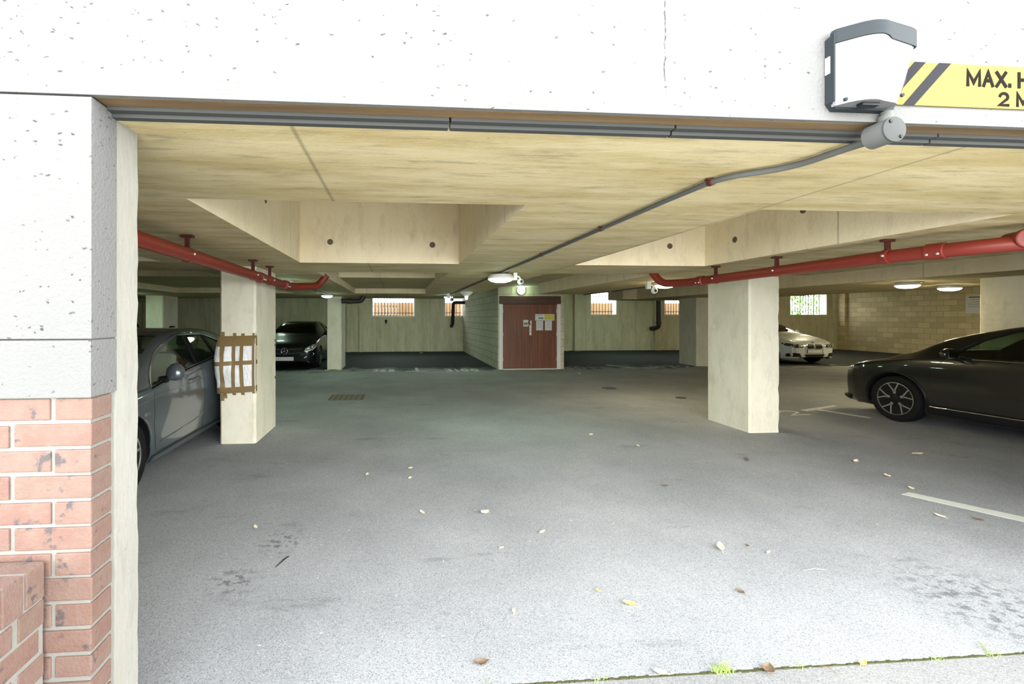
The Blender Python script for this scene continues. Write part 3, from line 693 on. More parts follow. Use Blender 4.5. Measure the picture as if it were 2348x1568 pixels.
# ---------------------------------------------------------------- bulkhead lamps
def lamp(label, x, y, z, warm=False, r=.15, group=None, drop=0):
    o = empty('bulkhead_lamp', (x, y, z), label, 'lamp', group)
    if drop:
        for dx in (-.1, .1):
            mb = MB(); mb.tube([(x + dx, y, z), (x + dx, y, z - drop)], .012, 8); local(mb.build('hanger', M['conduit']), o)
        z -= drop
    mb = MB(); mb.lathe([(z, r * .8), (z - .03, r * .98), (z - .055, r), (z - .06, r * .97)], (x, y, 0), 'z', 28); local(mb.build('lamp_base', M['white_plastic'], None, 40), o)
    mb = MB(); mb.lathe([(z - .0605, r * .94), (z - .075, r * .90), (z - .095, r * .72), (z - .108, r * .4), (z - .112, r * .1)], (x, y, 0), 'z', 28)
    local(mb.build('diffuser', M['lamp_warm' if warm else 'lamp_cool'], None, 60), o)
    return o
lamp('large round lamp on the middle beam beside a white camera', 1.42, 6.15, H, r=.18, drop=.034)
lamp('round lamp on the left beam under the red pipe end', -1.90, 7.85, H)
lamp('round lamp on the left beam above the dark navy car', -1.87, 12.0, H)
lamp('round lamp at the left edge behind the grey car roof', -7.02, 12.2, H, r=.17)
lamp('round lamp on the middle beam farthest back left of the store', 1.40, 12.45, H, r=.13)
lamp('lamp with warm light under the right red pipe bend', 4.72, 7.65, H, True, .17)
lamp('warm lamp left of the pair over the block wall', 9.05, 7.35, H, True, .17)
lamp('warm lamp right of the pair over the block wall', 10.75, 8.0, H, True, .17)
lamp('unseen lamp added to brighten the rear bay behind the left barred window beam', -.2, 17.2, HC - .001, r=.26)  # from here on, lamps hidden by the beams, added to lift the rear walls
lamp('unseen lamp added to brighten the rear bay left of the narrow pale column', -4.6, 17.2, HC - .001, r=.16)
lamp('unseen lamp added to brighten the rear bay right of the store', 9.2, 17.6, HC - .001, r=.26)
lamp('unseen warm lamp added to brighten the far right bay above the white car', 16.5, 16.5, HC - .001, True, .26)  # this and the next: hidden warm lamps, added to lift the block wall
lamp('unseen warm lamp added to brighten the right bay facing the block wall', 16.8, 11.5, HC - .001, True, .46)
o = empty('bulkhead_lamp', (3.66, SY, 2.36), 'bright round lamp on the blockwork right above the double door', 'lamp')
mb = MB(); mb.lathe([(SY, .11), (SY - .04, .125), (SY - .05, .12)], (3.66, 0, 2.36), 'y', 24); local(mb.build('lamp_base', M['white_plastic'], None, 40), o)
mb = MB(); mb.lathe([(SY - .051, .115), (SY - .085, .095), (SY - .10, .05), (SY - .102, .01)], (3.66, 0, 2.36), 'y', 24); local(mb.build('diffuser', M['lamp_cool'], None, 60), o)
# dish-shaped fitting with a pull below, next to the far lamp
o = empty('dish_light', (1.62, 10.6, H), 'white cone-shaped light fitting on the middle beam in front of the far lamp', 'lamp')
mb = MB(); mb.lathe([(H, .13), (H - .02, .16), (H - .05, .15), (H - .12, .06), (H - .14, .035)], (1.62, 10.6, 0), 'z', 24); local(mb.build('dish', M['white_plastic'], None, 40), o)
mb = MB(); mb.lathe([(H - .141, .033), (H - .19, .028), (H - .205, .012)], (1.62, 10.6, 0), 'z', 14); local(mb.build('lamp_tip', M['lamp_cool'], None, 40), o)
def camera_unit(label, x, y, z, s=1.0):
    o = empty('security_camera', (x, y, z), label, 'camera')
    mb = MB(); mb.box(x - .03 * s, x + .03 * s, y - .03 * s, y + .03 * s, z - .11 * s, z, .008); local(mb.build('bracket', M['white_plastic']), o)
    mb = MB(); mb.tube([(x, y, z - .06 * s), (x + .06 * s, y - .02, z - .06 * s), (x + .075 * s, y - .02, z - .10 * s)], .012 * s, 8); local(mb.build('arm', M['white_plastic'], None, 40), o)
    mb = MB(); mb.sphere((x + .075 * s, y - .03, z - .135 * s), .045 * s); local(mb.build('camera_head', M['white_plastic'], None, 60), o)
    mb = MB(); mb.lathe([(-.004, .018 * s), (.006, .022 * s)], (x + .075 * s, y - .03 - .045 * s, z - .135 * s), 'y', 14); local(mb.build('lens', M['steel']), o)
camera_unit('white security camera right of the large lamp on the middle beam', 1.635, 6.2, H, .95)
camera_unit('small white camera beside the cone-shaped light fitting', 1.30, 11.6, H, 1.2)
camera_unit('white camera hanging at the right red pipe bend', 4.36, 7.55, H + 0.0, 1.2)

# ---------------------------------------------------------------- drain pipes
def bend(pts, l=.1):
    P = [Vector(p) for p in pts]; sm = [P[0]]
    for a, b, c in zip(P, P[1:], P[2:]):
        k_ = min(l, (b - a).length * .49, (c - b).length * .49); p0 = b + (a - b).normalized() * k_; p1 = b + (c - b).normalized() * k_
        for k in range(7): t = k / 6; sm.append((1 - t) ** 2 * p0 + 2 * t * (1 - t) * b + t * t * p1)
    sm.append(P[-1]); return sm
def drain(name, label, pts, r, mat, l=.16, couplings=(), brackets=(), cap=None, top=H, bm_='red_dark'):
    o = empty(name, pts[0], label, 'pipe')
    mb = MB(); mb.tube(bend(pts, l), r, 20); local(mb.build('pipe_run', mat, None, 40), o)
    for a, d in couplings:
        a, d = Vector(a), Vector(d).normalized(); mb = MB()
        mb.tube([a - d * .055, a - d * .05, a - d * .045, a + d * .045, a + d * .05, a + d * .055], [r * 1.02, r * 1.16, r * 1.16, r * 1.16, r * 1.16, r * 1.02], 20)
        side = Vector((-d.y, d.x, 0)) if abs(d.z) < .5 else Vector((1, 0, 0))
        c = local(mb.build('coupling', mat, None, 40), o)
        for s_ in (-1, 1):
            for e in (-.03, .03):
                mb = MB(); q = a + d * e + side * s_ * r * 1.08 - Vector((0, 0, r * .45)); mb.sphere(q, .010, seg=8); b = local(mb.build('bolt', M['bolt']), o)
    for a in brackets:
        a = Vector(a); mb = MB(); mb.tube([a - Vector((0, .02, 0)), a + Vector((0, .02, 0))], r * 1.10, 20)
        br = local(mb.build('pipe_clip', mat, None, 40), o)
        mb = MB(); mb.box(a.x - .016, a.x + .016, a.y - .012, a.y + .012, a.z + r * .95, top - .001); mb.box(a.x - .045, a.x + .045, a.y - .024, a.y + .024, top - .022, top - .001, .004)
        local(mb.build('hanger', M[bm_]), o)
        for s_ in (-1, 1):
            mb = MB(); mb.sphere((a.x + s_ * r * 1.12, a.y - .012, a.z + r * .1), .011, seg=8); local(mb.build('bolt', M['bolt']), o)
    return o
PR = .052
zl = lambda y: 2.04 - .012 * (y - 2.5)
drain('red_drain_pipe', 'red oxide drain pipe under the left beam beside the taped column',
      [(-1.62, 1.70, zl(1.7)), (-1.55, 6.55, zl(6.5)), (-1.22, 6.98, 2.03), (-1.10, 7.02, 2.20)], PR, M['red_pipe'], .22,
      [((-1.57, 5.25, zl(5.25)), (0.014, 1, 0)), ((-1.53, 6.25, zl(6.3)), (.1, 1, 0))], [(-1.60, 3.55, zl(3.5)), (-1.575, 5.02, zl(5)), (-1.565, 5.62, zl(5.6))])
zr = lambda y: 2.045 - .010 * (y - 2.7)
rp = drain('red_drain_pipe', 'red oxide drain pipe with round capped end under the right beam',
      [(4.55, 2.30, 2.06), (4.05, 2.80, zr(2.8)), (3.92, 3.35, zr(3.4)), (3.84, 5.75, zr(5.75)), (3.72, 6.10, 2.03), (3.64, 6.20, 2.20)], PR, M['red_pipe'], .2,
      [((3.99, 3.05, zr(3)), (-.24, 1, 0)), ((3.85, 5.45, zr(5.4)), (0, 1, 0))], [(3.925, 3.33, zr(3.3)), (3.89, 4.35, zr(4.3)), (3.86, 5.2, zr(5.2))])
d = Vector((-.42, -.90, -.03)).normalized(); a = Vector((4.16, 2.70, 2.075))
mb = MB(); mb.tube([a - d * .10, a + d * .03, a + d * .031, a + d * .055, a + d * .060], [PR, PR * 1.05, PR * 1.26, PR * 1.26, PR * 1.15], 24); local(mb.build('end_cap', M['red_pipe'], None, 40), rp)
side = Vector((d.y, -d.x, 0)).normalized(); upv = side.cross(d)
mb = MB(); c_ = a + d * .0605
pts = [c_ + side * p + upv * q for p, q in ((-.02, -.02), (.02, -.02), (.02, .02), (-.02, .02))]; mb.tube(pts, .003, 6, closed=True); local(mb.build('cap_square', M['red_dark']), rp)
bp_ = M['black_pipe']
drain('black_soil_pipe', 'black bent soil pipe high up beside the narrow pale column', [(-1.60, 12.9, 2.02), (-1.25, 13.0, 2.02), (-1.05, 13.0, 2.03), (-.98, 13.0, 2.176)], .07, bp_, .16, [((-1.38, 12.98, 2.02), (1, 0, 0))], [], top=H, bm_='black_pipe')
drain('black_soil_pipe', 'black soil pipe elbow dropping down the rear wall left of the store', [(2.965, 19.9, 2.22), (2.52, 19.9, 2.22), (2.46, 19.95, 2.18), (2.46, 20.2, 1.25), (2.42, 20.40, 1.15)], .075, bp_, .28, [((2.46, 20.08, 1.85), (0, .2, -1))], [])
drain('black_soil_pipe', 'vertical black soil pipe on the rear wall right of the store', [(12.05, 20.0, 2.99), (12.05, 20.0, 1.12), (11.95, 20.15, 1.04), (11.88, 20.36, 1.03)], .10, bp_, .18, [((12.05, 20.0, 1.3), (0, 0, 1))], [])
for x, z in ((-.55, 1.40),):
    mb = MB(); mb.lathe([(20.44, .05), (20.50, .06)], (x, 0, z), 'y', 10); mb.tube([(x, 20.46, z), (x, 20.42, z - .12)], .03, 8)
    tag(mb.build('wall_outlet', M['black']), 'small black outlet on the rear wall below the left barred window', 'outlet')

# notice on the right block wall
mb = MB(); mb.box(21.488, 21.4985, 14.7, 15.5, 1.70, 2.38); nb = tag(mb.build('wall_notice', M['paper']), 'white notice on the buff block wall near the grey column', 'notice')
for k, (a, b, m) in enumerate(((14.85, 15.4, 'ink'), (14.9, 15.35, 'grey_ink'), (14.95, 15.3, 'grey_ink'), (14.8, 15.42, 'grey_ink'), (14.82, 15.4, 'grey_ink'))):
    z = 2.33 - .09 * k; mb = MB(); mb.box(21.485, 21.4879, a, b, z - (.03 if k == 0 else .016), z); mb.build('text_line', M[m], nb)

# ---------------------------------------------------------------- padding on the taped column
PX0, PX1, PY, PZ0, PZ1 = -2.18, -1.75, 5.68, .615, 1.30
PAD = empty('padding', (-1.97, 5.66, PZ0), 'white bubble wrap padding taped around the left column', 'padding')
mb = MB(); bm = mb.bm; NU, NV = 44, 30
def pad_pt(u, v, out):
    # u runs along front face from right to left, then round the corner and back along the left side
    L1, L2 = .445, .30; s_ = u * (L1 + L2)
    bul = math.sin(math.pi * min(1, max(0, v))) ** .45
    z = PZ0 + (PZ1 - PZ0) * v
    n1 = noise.noise((s_ * 6, z * 6, 2.0)) * .020 + noise.noise((s_ * 16, z * 15, 5.0)) * .011
    th = (.010 + (.048 + n1) * bul * min(1, .25 + s_ * 2.4)) * out
    if s_ < L1 - .04: p, nrm = Vector((PX1 + .004 - s_, PY, z)), Vector((0, -1, 0))
    elif s_ < L1 + .04:
        a = (s_ - L1 + .04) / .08 * math.pi / 2; p = Vector((PX0 + .03 - .03 * math.sin(a), PY + .03 - .03 * math.cos(a), z)); nrm = Vector((-math.sin(a), -math.cos(a), 0))
    else: p, nrm = Vector((PX0, PY + .03 + s_ - L1 - .04, z)), Vector((-1, 0, 0))
    return p + nrm * (th + .004)
G = [[bm.verts.new(pad_pt(i / NU, j / NV, 1)) for j in range(NV + 1)] for i in range(NU + 1)]
for i in range(NU):
    for j in range(NV): bm.faces.new((G[i][j], G[i + 1][j], G[i + 1][j + 1], G[i][j + 1]))
bm.normal_update()
pad_bvh = BVHTree.FromBMesh(bm)
ext = bmesh.ops.solidify(bm, geom=bm.faces[:], thickness=-.006)
local(mb.build('wrap', M['wrap'], None, 60), PAD)
def strip(pts, w, name='tape_strip', off=.0045):
    """tape: a band following (x, z) points on the front of the padded column, lifted where the wrap lies under it"""
    mb = MB(); P = [Vector((p[0], p[1])) for p in pts]; dense = []
    for a, b in zip(P, P[1:]):
        n = max(2, int((b - a).length / .02))
        dense += [a.lerp(b, k / n) for k in range(n)]
    dense.append(P[-1]); rows = []
    for i, p in enumerate(dense):
        t = (dense[min(i + 1, len(dense) - 1)] - dense[max(i - 1, 0)]).normalized(); nn = Vector((-t.y, t.x)); row = []
        for k in range(4):
            q = p + nn * w * (k / 3 - .5); x, z = q.x, q.y
            if x > PX1: pos = Vector((PX1 + off, PY + (x - PX1), z))
            else:
                h_ = pad_bvh.ray_cast(Vector((x, 4.5, z)), Vector((0, 1, 0)), 2.0)[0]
                yy = h_.y if h_ and h_.y < PY else PY
                pos = Vector((x, min(yy, PY - .0005) - off + .0015 * noise.noise((x * 30, z * 30, 1)), z))
            row.append(mb.bm.verts.new(pos))
        rows.append(row)
    for A, B in zip(rows, rows[1:]):
        for k in range(3): mb.bm.faces.new((A[k], A[k + 1], B[k + 1], B[k]))
    mb.bm.normal_update(); bmesh.ops.solidify(mb.bm, geom=mb.bm.faces[:], thickness=.0006)
    return local(mb.build(name, M['tape'], None, 60), PAD)
strip([(-2.20, 1.258), (-1.71, 1.268)], .125); strip([(-2.235, .985), (-1.70, 1.005)], .05); strip([(-2.21, .655), (-1.71, .68)], .075)
for x, z0, z1, dx in ((-2.14, .53, 1.375, .01), (-2.115, .56, 1.30, -.02), (-2.0, .60, 1.36, .0), (-1.90, .60, 1.355, -.01), (-1.765, .62, 1.36, .0)):
    strip([(x, z1), (x + dx, (z0 + z1) / 2), (x - dx * .4, z0)], .042)
for z in (1.235, 1.17, .71):
    mb = MB(); mb.box(-1.7495, -1.7485, 6.53, 6.60, z - .03, z + .01); local(mb.build('tape_end', M['tape']), PAD)

# ---------------------------------------------------------------- floor markings, covers
def mark(name, label, polys, mat='line_paint', cat='parking line', z=.0012, group=None):
    mb = MB()
    for i_, p in enumerate(polys): mb.prism(p, z + .0004 * i_, 'xy', 0.0003)
    return tag(mb.build(name, M[mat]), label, cat, group)
def rect(x0, x1, y0, y1): return [(x0, y0), (x1, y0), (x1, y1), (x0, y1)]
mark('bay_marking', 'white T-shaped bay marking on the floor between two bay numbers', [rect(.24, .87, 12.90, 13.0), rect(.51, .60, 13.0, 13.85)])
mark('bay_marking', 'white bay line on the floor in front of the narrow pale column', [rect(-2.49, -1.38, 13.32, 13.40), rect(-2.16, -2.04, 13.40, 13.595), rect(-1.80, -1.68, 13.40, 13.595)])
mark('bay_marking', 'white bay dash on the floor by the rear wall under the left barred window', [rect(.95, 1.08, 19.6, 19.9)])
mark('bay_marking', 'white bay marking with long stem on the floor right of the store', [rect(6.85, 8.0, 13.3, 13.38), [(6.75, 14.2), (6.85, 14.3), (7.25, 13.38), (7.12, 13.38)]], 'line_paint')
mark('bay_marking', 'white T-shaped bay marking on the floor in front of the black car', [[(6.75, 6.95), (7.66, 7.30), (7.66, 7.38), (6.72, 7.05)], [(6.98, 7.12), (7.08, 7.15), (7.32, 6.43), (7.22, 6.40)]])
mark('bay_marking', 'short thick white line at the right edge of the floor', [[(4.40, 3.62), (4.52, 3.66), (5.0, 2.9), (4.85, 2.86)]])
mark('bay_marking', 'white bay line on the floor in front of the white car', [rect(12.35, 13.1, 13.16, 13.26), rect(13.7, 15.0, 13.2, 13.28)])
for p in range(3): mark('bay_marking', ('faint white dash on the floor in front of the dark car, ' + ('leftmost', 'middle one', 'rightmost')[p] + ' of three'), [[(-3.48 + p * .36, 13.02), (-3.43 + p * .36, 13.0), (-3.24 + p * .36, 13.42), (-3.29 + p * .36, 13.44)]], 'line_faint')
def floor_text(s_, label, x, y, w, h_, mat='line_paint', rz=0):
    o = empty('bay_number', (x, y, 0), label, 'bay number')
    letters(s_, M[mat], w, h_, Matrix.Translation((x, y, .0004)) @ Matrix.Rotation(rz, 4, 'Z'), o, .13, .30, 'digit')
floor_text('3100', 'white painted bay number nearest the left of the store', 1.36, 12.78, 1.0, .72)
floor_text('368', 'white painted bay number in front of the bay next to the pale column', -.76, 12.85, .66, .66)
floor_text('301', 'faint painted bay number just right of the store', 5.05, 13.25, 1.0, .6, 'line_faint')
floor_text('372', 'faint painted bay number left of the far dark column', 7.95, 13.3, 1.3, .6, 'line_faint')
floor_text('2', 'white painted digit on the floor behind the bare right column', 6.22, 6.66, .36, .34, rz=.1)
mb = MB(); mb.box(-1.32, -.66, 8.52, 9.12, 0.0005, .004)
dc = tag(mb.build('drain_cover', M['iron']), 'rusty slotted drain cover in the floor behind the taped column', 'drain cover')
for k in range(6):
    mb = MB(); mb.box(-1.28 + k * .1, -1.22 + k * .1, 8.57, 9.07, .0041, .008); mb.build('slat', M['cover_slat'], dc)
mb = MB(); mb.lathe([(.0005, .16), (.004, .155)], (4.62, 9.55, 0), 'z', 20); tag(mb.build('inspection_cover', M['black']), 'small dark round cover in the floor in front of the store', 'cover')
mb = MB(); mb.lathe([(.0005, .10), (.004, .09)], (5.45, 8.3, 0), 'z', 20); tag(mb.build('inspection_cover', M['black']), 'small dark cover in the floor left of the bare right column', 'cover')
# mossy joint between the garage floor and the apron
mb = MB(); rnd = random.Random(3); x = -.88
while x < 5.2:
    l = rnd.uniform(.008, .03); w_ = rnd.uniform(0, .010) * max(0, noise.noise((x * 2.3, 0, 0)) + .35); mb.box(x, x + l, 1.8625 - w_ * rnd.random(), 1.8715 + w_ * rnd.random(), -.02, -.003 + rnd.uniform(0, .004) + w_ * .2); x += l * rnd.uniform(.7, 1.1)
mj = mb.build('moss_strip', M['moss']); mj['kind'] = 'stuff'; tag(mj, 'mossy dirt filling the floor joint across the opening', 'moss')

# ---------------------------------------------------------------- leaves, twigs, weeds
def leaf_mesh(rnd, s_, curl):
    mb = MB(); bm = mb.bm; n = 9; rows = []
    for i in range(n + 1):
        t = i / n; w = .34 * math.sin(math.pi * t) ** .7 * (1 - .25 * t) + .004; y = (t - .5)
        rows.append([bm.verts.new((s_ * w * k + s_ * .02 * math.sin(i * 2.1) * (abs(k) == 1), s_ * y, .004 + s_ * curl * (k * k * .35 + (t - .4) ** 2) + s_ * .02 * rnd.random())) for k in (-1, -.5, 0, .5, 1)])
    for A, B in zip(rows, rows[1:]):
        for k in range(4): bm.faces.new((A[k], A[k + 1], B[k + 1], B[k]))
    bm.normal_update(); bmesh.ops.solidify(bm, geom=bm.faces[:], thickness=.0008)
    mb.tube([(0, -s_ * .5, .006), (s_ * .03, -s_ * .62, .005), (s_ * .02, -s_ * .75, .003)], .0012, 6)
    return mb
LEAVES = [(1653, 1260, .075, 'pale', 'pale dry leaf lying on the middle right of the floor, largest there'), (1443, 1386, .065, 'yellow', 'bright yellow leaf alone on the near floor'),
 (1372, 1357, .03, 'yellow', 'tiny yellow leaf left of and beyond the bright yellow leaf'), (1112, 1178, .07, 'pale', 'pale dry leaf near the middle of the floor, right of its pair'),
 (968, 1177, .045, 'pale', 'small pale leaf near the middle of the floor, left of its pair'), (1244, 1222, .05, 'pale', 'pale curled leaf in the middle of the floor, nearer than the pair'),
 (940, 1098, .05, 'pale', 'small pale leaf nearest the left of two, middle distance left'), (941, 1075, .05, 'pale', 'thin pale leaf just beyond another, middle distance left'),
 (1525, 1115, .06, 'brown', 'brown leaf on the floor in front of the bare right column'), (1355, 998, .07, 'pale', 'long thin pale leaf in the middle distance of the floor'),
 (1712, 1055, .07, 'brown', 'dark leaf on the floor just in front of the bare right column'), (1463, 1023, .06, 'pale', 'white scrap-like leaf left of the bare right column'),
 (2104, 1042, .10, 'pale', 'pale curled leaf on the floor in front of the black car'), (1962, 1060, .09, 'pale', 'long pale leaf on the floor left of the curled one by the black car'),
 (2035, 1093, .07, 'pale', 'pale leaf nearer than the long one, right side of the floor'), (2090, 1122, .06, 'pale', 'small pale leaf farthest right of the scattered ones'),
 (2155, 1185, .06, 'pale', 'pale leaf on the right floor near the short thick line'), (1714, 1253, .03, 'brown', 'small brown leaf just right of the largest pale leaf'),
 (1762, 1268, .03, 'pale', 'small white leaf right of the small brown leaf'), (1698, 1358, .045, 'brown', 'brown leaf on the near right floor above the joint'),
 (1178, 1403, .03, 'pale', 'small pale leaf in the near middle floor'), (1105, 1523, .06, 'brown', 'brown crumpled leaf near the bottom middle of the floor'),
 (1514, 1546, .05, 'pale', 'pale leaf on the joint, left of the grass tuft'), (1762, 1538, .075, 'brown', 'large tan leaf on the joint right of the grass tuft'),
 (1978, 1523, .045, 'yellow', 'small yellow leaf lying on the mossy joint'), (842, 1089, .06, 'pale', 'pale curved leaf in the left middle distance'),
 (586, 1212, .05, 'pale', 'pale scrap of leaf on the left floor in front of the taped column'), (1329, 857, .09, 'pale', 'white scrap on the floor at the foot of the store'),
 (1150, 1258, .03, 'pale', 'tiny pale leaf left of the pale curled leaf'), (2243, 1192, .06, 'brown', 'brown leaf at the far right of the floor')]
for i, (u, v, s_, kd, lb) in enumerate(LEAVES):
    rnd = random.Random(i + 20); p = floor_at(u, v); mb = leaf_mesh(rnd, s_, rnd.uniform(.25, .7)); o = mb.build('fallen_leaf', M['leaf_' + kd])
    o.location = p; o.rotation_euler = (0, 0, rnd.uniform(0, 6.28)); tag(o, lb, 'leaf', 'fallen leaves on the floor')
for i, (u0, v0, u1, v1, r_, m, lb) in enumerate(((1842, 1308, 1892, 1306, .0025, 'leaf_pale', 'pale twig on the near right floor'), (632, 1300, 662, 1275, .004, 'sign_black', 'dark feather-like twig on the near left floor'),
        (2240, 1470, 2268, 1495, .003, 'grass', 'green stalk rising from the joint at lower right'), (1880, 1525, 1920, 1545, .0018, 'leaf_brown', 'thin brown twig across the joint at lower right'))):
    a, b = floor_at(u0, v0, .008), floor_at(u1, v1, .004); c = (a + b) / 2 + Vector((.004, .006, .006)); mb = MB(); mb.tube([a, c, b], [r_ * .5, r_, r_ * .7], 8); tag(mb.build('twig', M[m]), lb, 'twig')
for i, (u, v, n, s_, lb) in enumerate(((1660, 1543, 60, .045, 'bright green grass tuft growing in the floor joint'), (2262, 1494, 14, .03, 'small weed in the joint at the right end'), (1110, 1566, 16, .022, 'little weed at the bottom middle edge'), (1370, 1556, 14, .02, 'little weed in the joint left of the grass tuft'), (1840, 1528, 22, .018, 'low moss weed in the joint right of the tan leaf'), (2135, 1503, 26, .016, 'low weed in the joint left of the green stalk'))):
    rnd = random.Random(i); p = floor_at(u, v); p.y = 1.867; mb = MB()
    for k in range(n):
        a = Vector((rnd.gauss(0, .022), rnd.gauss(0, .007), -.008)); t = Vector((rnd.uniform(-1, 1), rnd.uniform(-1, 1), 0)) * s_ * .6; h_ = s_ * rnd.uniform(.4, 1)
        mb.tube([a, a + t * .3 + Vector((0, 0, h_ * .6)), a + t + Vector((0, 0, h_))], [.0016, .0014, .0004], 5)
    o = mb.build('grass_tuft', M['grass']); o.location = p; tag(o, lb, 'weed')
# ================================================================ cars
def pchip(tb):
    xs = [a for a, _ in tb]; ys = [b for _, b in tb]; n = len(xs)
    d = [(ys[i + 1] - ys[i]) / (xs[i + 1] - xs[i]) for i in range(n - 1)]; m = [d[0]]
    for i in range(1, n - 1): m.append(0 if d[i - 1] * d[i] <= 0 else 2 * d[i - 1] * d[i] / (d[i - 1] + d[i]))
    m.append(d[-1])
    def f(x):
        if x <= xs[0]: return ys[0]
        if x >= xs[-1]: return ys[-1]
        i = max(k for k in range(n - 1) if xs[k] <= x); h = xs[i + 1] - xs[i]; t = (x - xs[i]) / h
        return (2 * t ** 3 - 3 * t * t + 1) * ys[i] + (t ** 3 - 2 * t * t + t) * h * m[i] + (-2 * t ** 3 + 3 * t * t) * ys[i + 1] + (t ** 3 - t * t) * h * m[i + 1]
    return f
def catmull(P, n):
    out = []; N = len(P)
    for i in range(N - 1):
        p0, p1, p2, p3 = P[max(i - 1, 0)], P[i], P[i + 1], P[min(i + 2, N - 1)]
        for k in range(n):
            t = k / n
            out.append(tuple(0.5 * (2 * b + (c - a) * t + (2 * a - 5 * b + 4 * c - d) * t * t + (3 * b - a - 3 * c + d) * t ** 3) for a, b, c, d in zip(p0, p1, p2, p3)))
    out.append(P[-1]); return out
class Car:
    """local frame: nose at -Y, origin on the ground under the nose, X to the car's left side"""
    def __init__(s, name, label, loc, rz, paint, L, W, sz, swheel, R_, hood=0.0, roof=0.0, nose=0.0, cowl=0.0, rake=0.0, wedge=0.0, wide_roof=1.0):
        s.root = empty(name, loc, label, 'car', None, rz); s.L, s.W, s.paint, s.R = L, W / 2, paint, R_
        s.sw = swheel; k = L / 4.32; q = lambda tb: pchip([(a * k, b) for a, b in tb])
        h, r = hood, roof
        s.top = q([(0, .60 + h), (.05, .68 + h), (.14, .745 + h), (.35, .82 + h), (.7, .90 + h), (1.0 - cowl, .955 + h), (1.18 - cowl, 1.0 + h), (1.5 - cowl * .75 + rake * .8, 1.18 + h * .6 + r), (1.8 - cowl * .35 + rake, 1.33 + r), (2.05 + rake * 1.1, 1.40 + r), (2.5, 1.43 + r), (3.0, 1.425 + r), (3.5, 1.37 + r), (3.8, 1.30 + r), (3.95, 1.22 + r), (4.1, 1.07), (4.2, .98), (4.29, .9), (4.32, .72)])
        s.sh = q([(0, .56 + h), (.06, .63 + h), (.15, .69 + h), (.35, .755 + h), (.7, .825 + h), (1.18, .90 + h - wedge * .8), (2.0, .93 + h), (3.0, .96 + h + wedge), (3.8, 1.0 + h + wedge * .6), (4.15, .97), (4.32, .68)])
        s.bot = q([(0, .26), (.05, .205), (.2, .18), (.5, .17), (3.7, .18), (4.1, .24), (4.32, .42)])
        s.wid = q([(0, .50 + nose), (.03, .60 + nose * .8), (.08, .70 + nose * .5), (.16, .78), (.3, .845), (.5, .88), (.9, .897), (2.2, .9), (3.4, .9), (3.8, .885), (4.05, .845), (4.2, .77), (4.32, .58)])
        s.rw = q([(0, .40), (.2, .60), (.6, .68), (1.0, .70), (1.18, .70), (1.55, .645), (1.9, .60), (2.5, .585), (3.2, .575), (3.7, .555), (3.95, .55), (4.1, .60), (4.2, .64), (4.32, .45)])
        if wide_roof != 1.0:
            base = s.rw; s.rw = lambda y: base(y) * (1 + (wide_roof - 1) * max(0, min(1, (y - 1.3) / .6)))
        s.k = k; ws = s.W / .9
        N = 96; st = [L * (.5 - .5 * math.cos(math.pi * i / N)) * .55 + L * i / N * .45 for i in range(N + 1)]
        bm = bmesh.new(); rings = []
        for y in st:
            w, zb, zs, zt, rw = s.wid(y) * ws, s.bot(y), s.sh(y), s.top(y), s.rw(y) * ws
            gh = max(0, zt - zs - .12); rw = min(rw, w * .93); ze = zt - .02 - min(.045, gh * .2)
            P = [(w * .86, zb), (w * .955, zb + .05), (w * .985, zb + .32 * (zs - zb)), (w, zb + .62 * (zs - zb)), (w * .99, zb + .86 * (zs - zb)), (w * .965, zs),
                 (w * .945 - .012, zs + .02 + .03 * min(1, gh * 4)), (rw + (w * .93 - rw) * .47 + .012 * min(1, gh * 3), (zs + ze) / 2 + .02), (rw, ze), (rw * .86, zt - .016), (rw * .45, zt - .004), (0, zt)]
            hp = catmull(P, 4); ring = [(-x, z) for x, z in hp] + [(x, z) for x, z in hp[-2::-1]]
            rings.append([bm.verts.new((x, y, z)) for x, z in ring])
        for A, B in zip(rings, rings[1:]):
            for i in range(len(A) - 1): bm.faces.new((A[i], A[i + 1], B[i + 1], B[i]))
        bm.faces.new(rings[0][::-1]); bm.faces.new(rings[-1])
        bmesh.ops.recalc_face_normals(bm, faces=bm.faces)
        f = max(bm.faces, key=lambda f: f.calc_center_median().z)
        if f.normal.z < 0: bmesh.ops.reverse_faces(bm, faces=bm.faces)
        s.bvh = BVHTree.FromBMesh(bm)
        me = bpy.data.meshes.new('body'); bm.to_mesh(me); bm.free(); me.materials.append(paint); me.materials.append(M['black'])
        s.body = bpy.data.objects.new('body', me); C.objects.link(s.body); s.cut = []
    def hit(s, a, b, axis):
        if axis == 'front': o, d = Vector((a, -3, b)), Vector((0, 1, 0))
        elif axis == 'rear': o, d = Vector((a, 9, b)), Vector((0, -1, 0))
        elif axis == 'left': o, d = Vector((4, a, b)), Vector((-1, 0, 0))
        elif axis == 'right': o, d = Vector((-4, a, b)), Vector((1, 0, 0))
        else: o, d = Vector((a, b, 4)), Vector((0, 0, -1))
        p, n, i, dist = s.bvh.ray_cast(o, d)
        if p is None: p, n, i, dist = s.bvh.find_nearest(o + d * 3.4)
        return p, d
    def cutter(s, poly, plane, z0, ext):
        mb = MB(); mb.prism(poly, ext, plane, z0); s.cut.append(mb.build('cutter', M['black']))
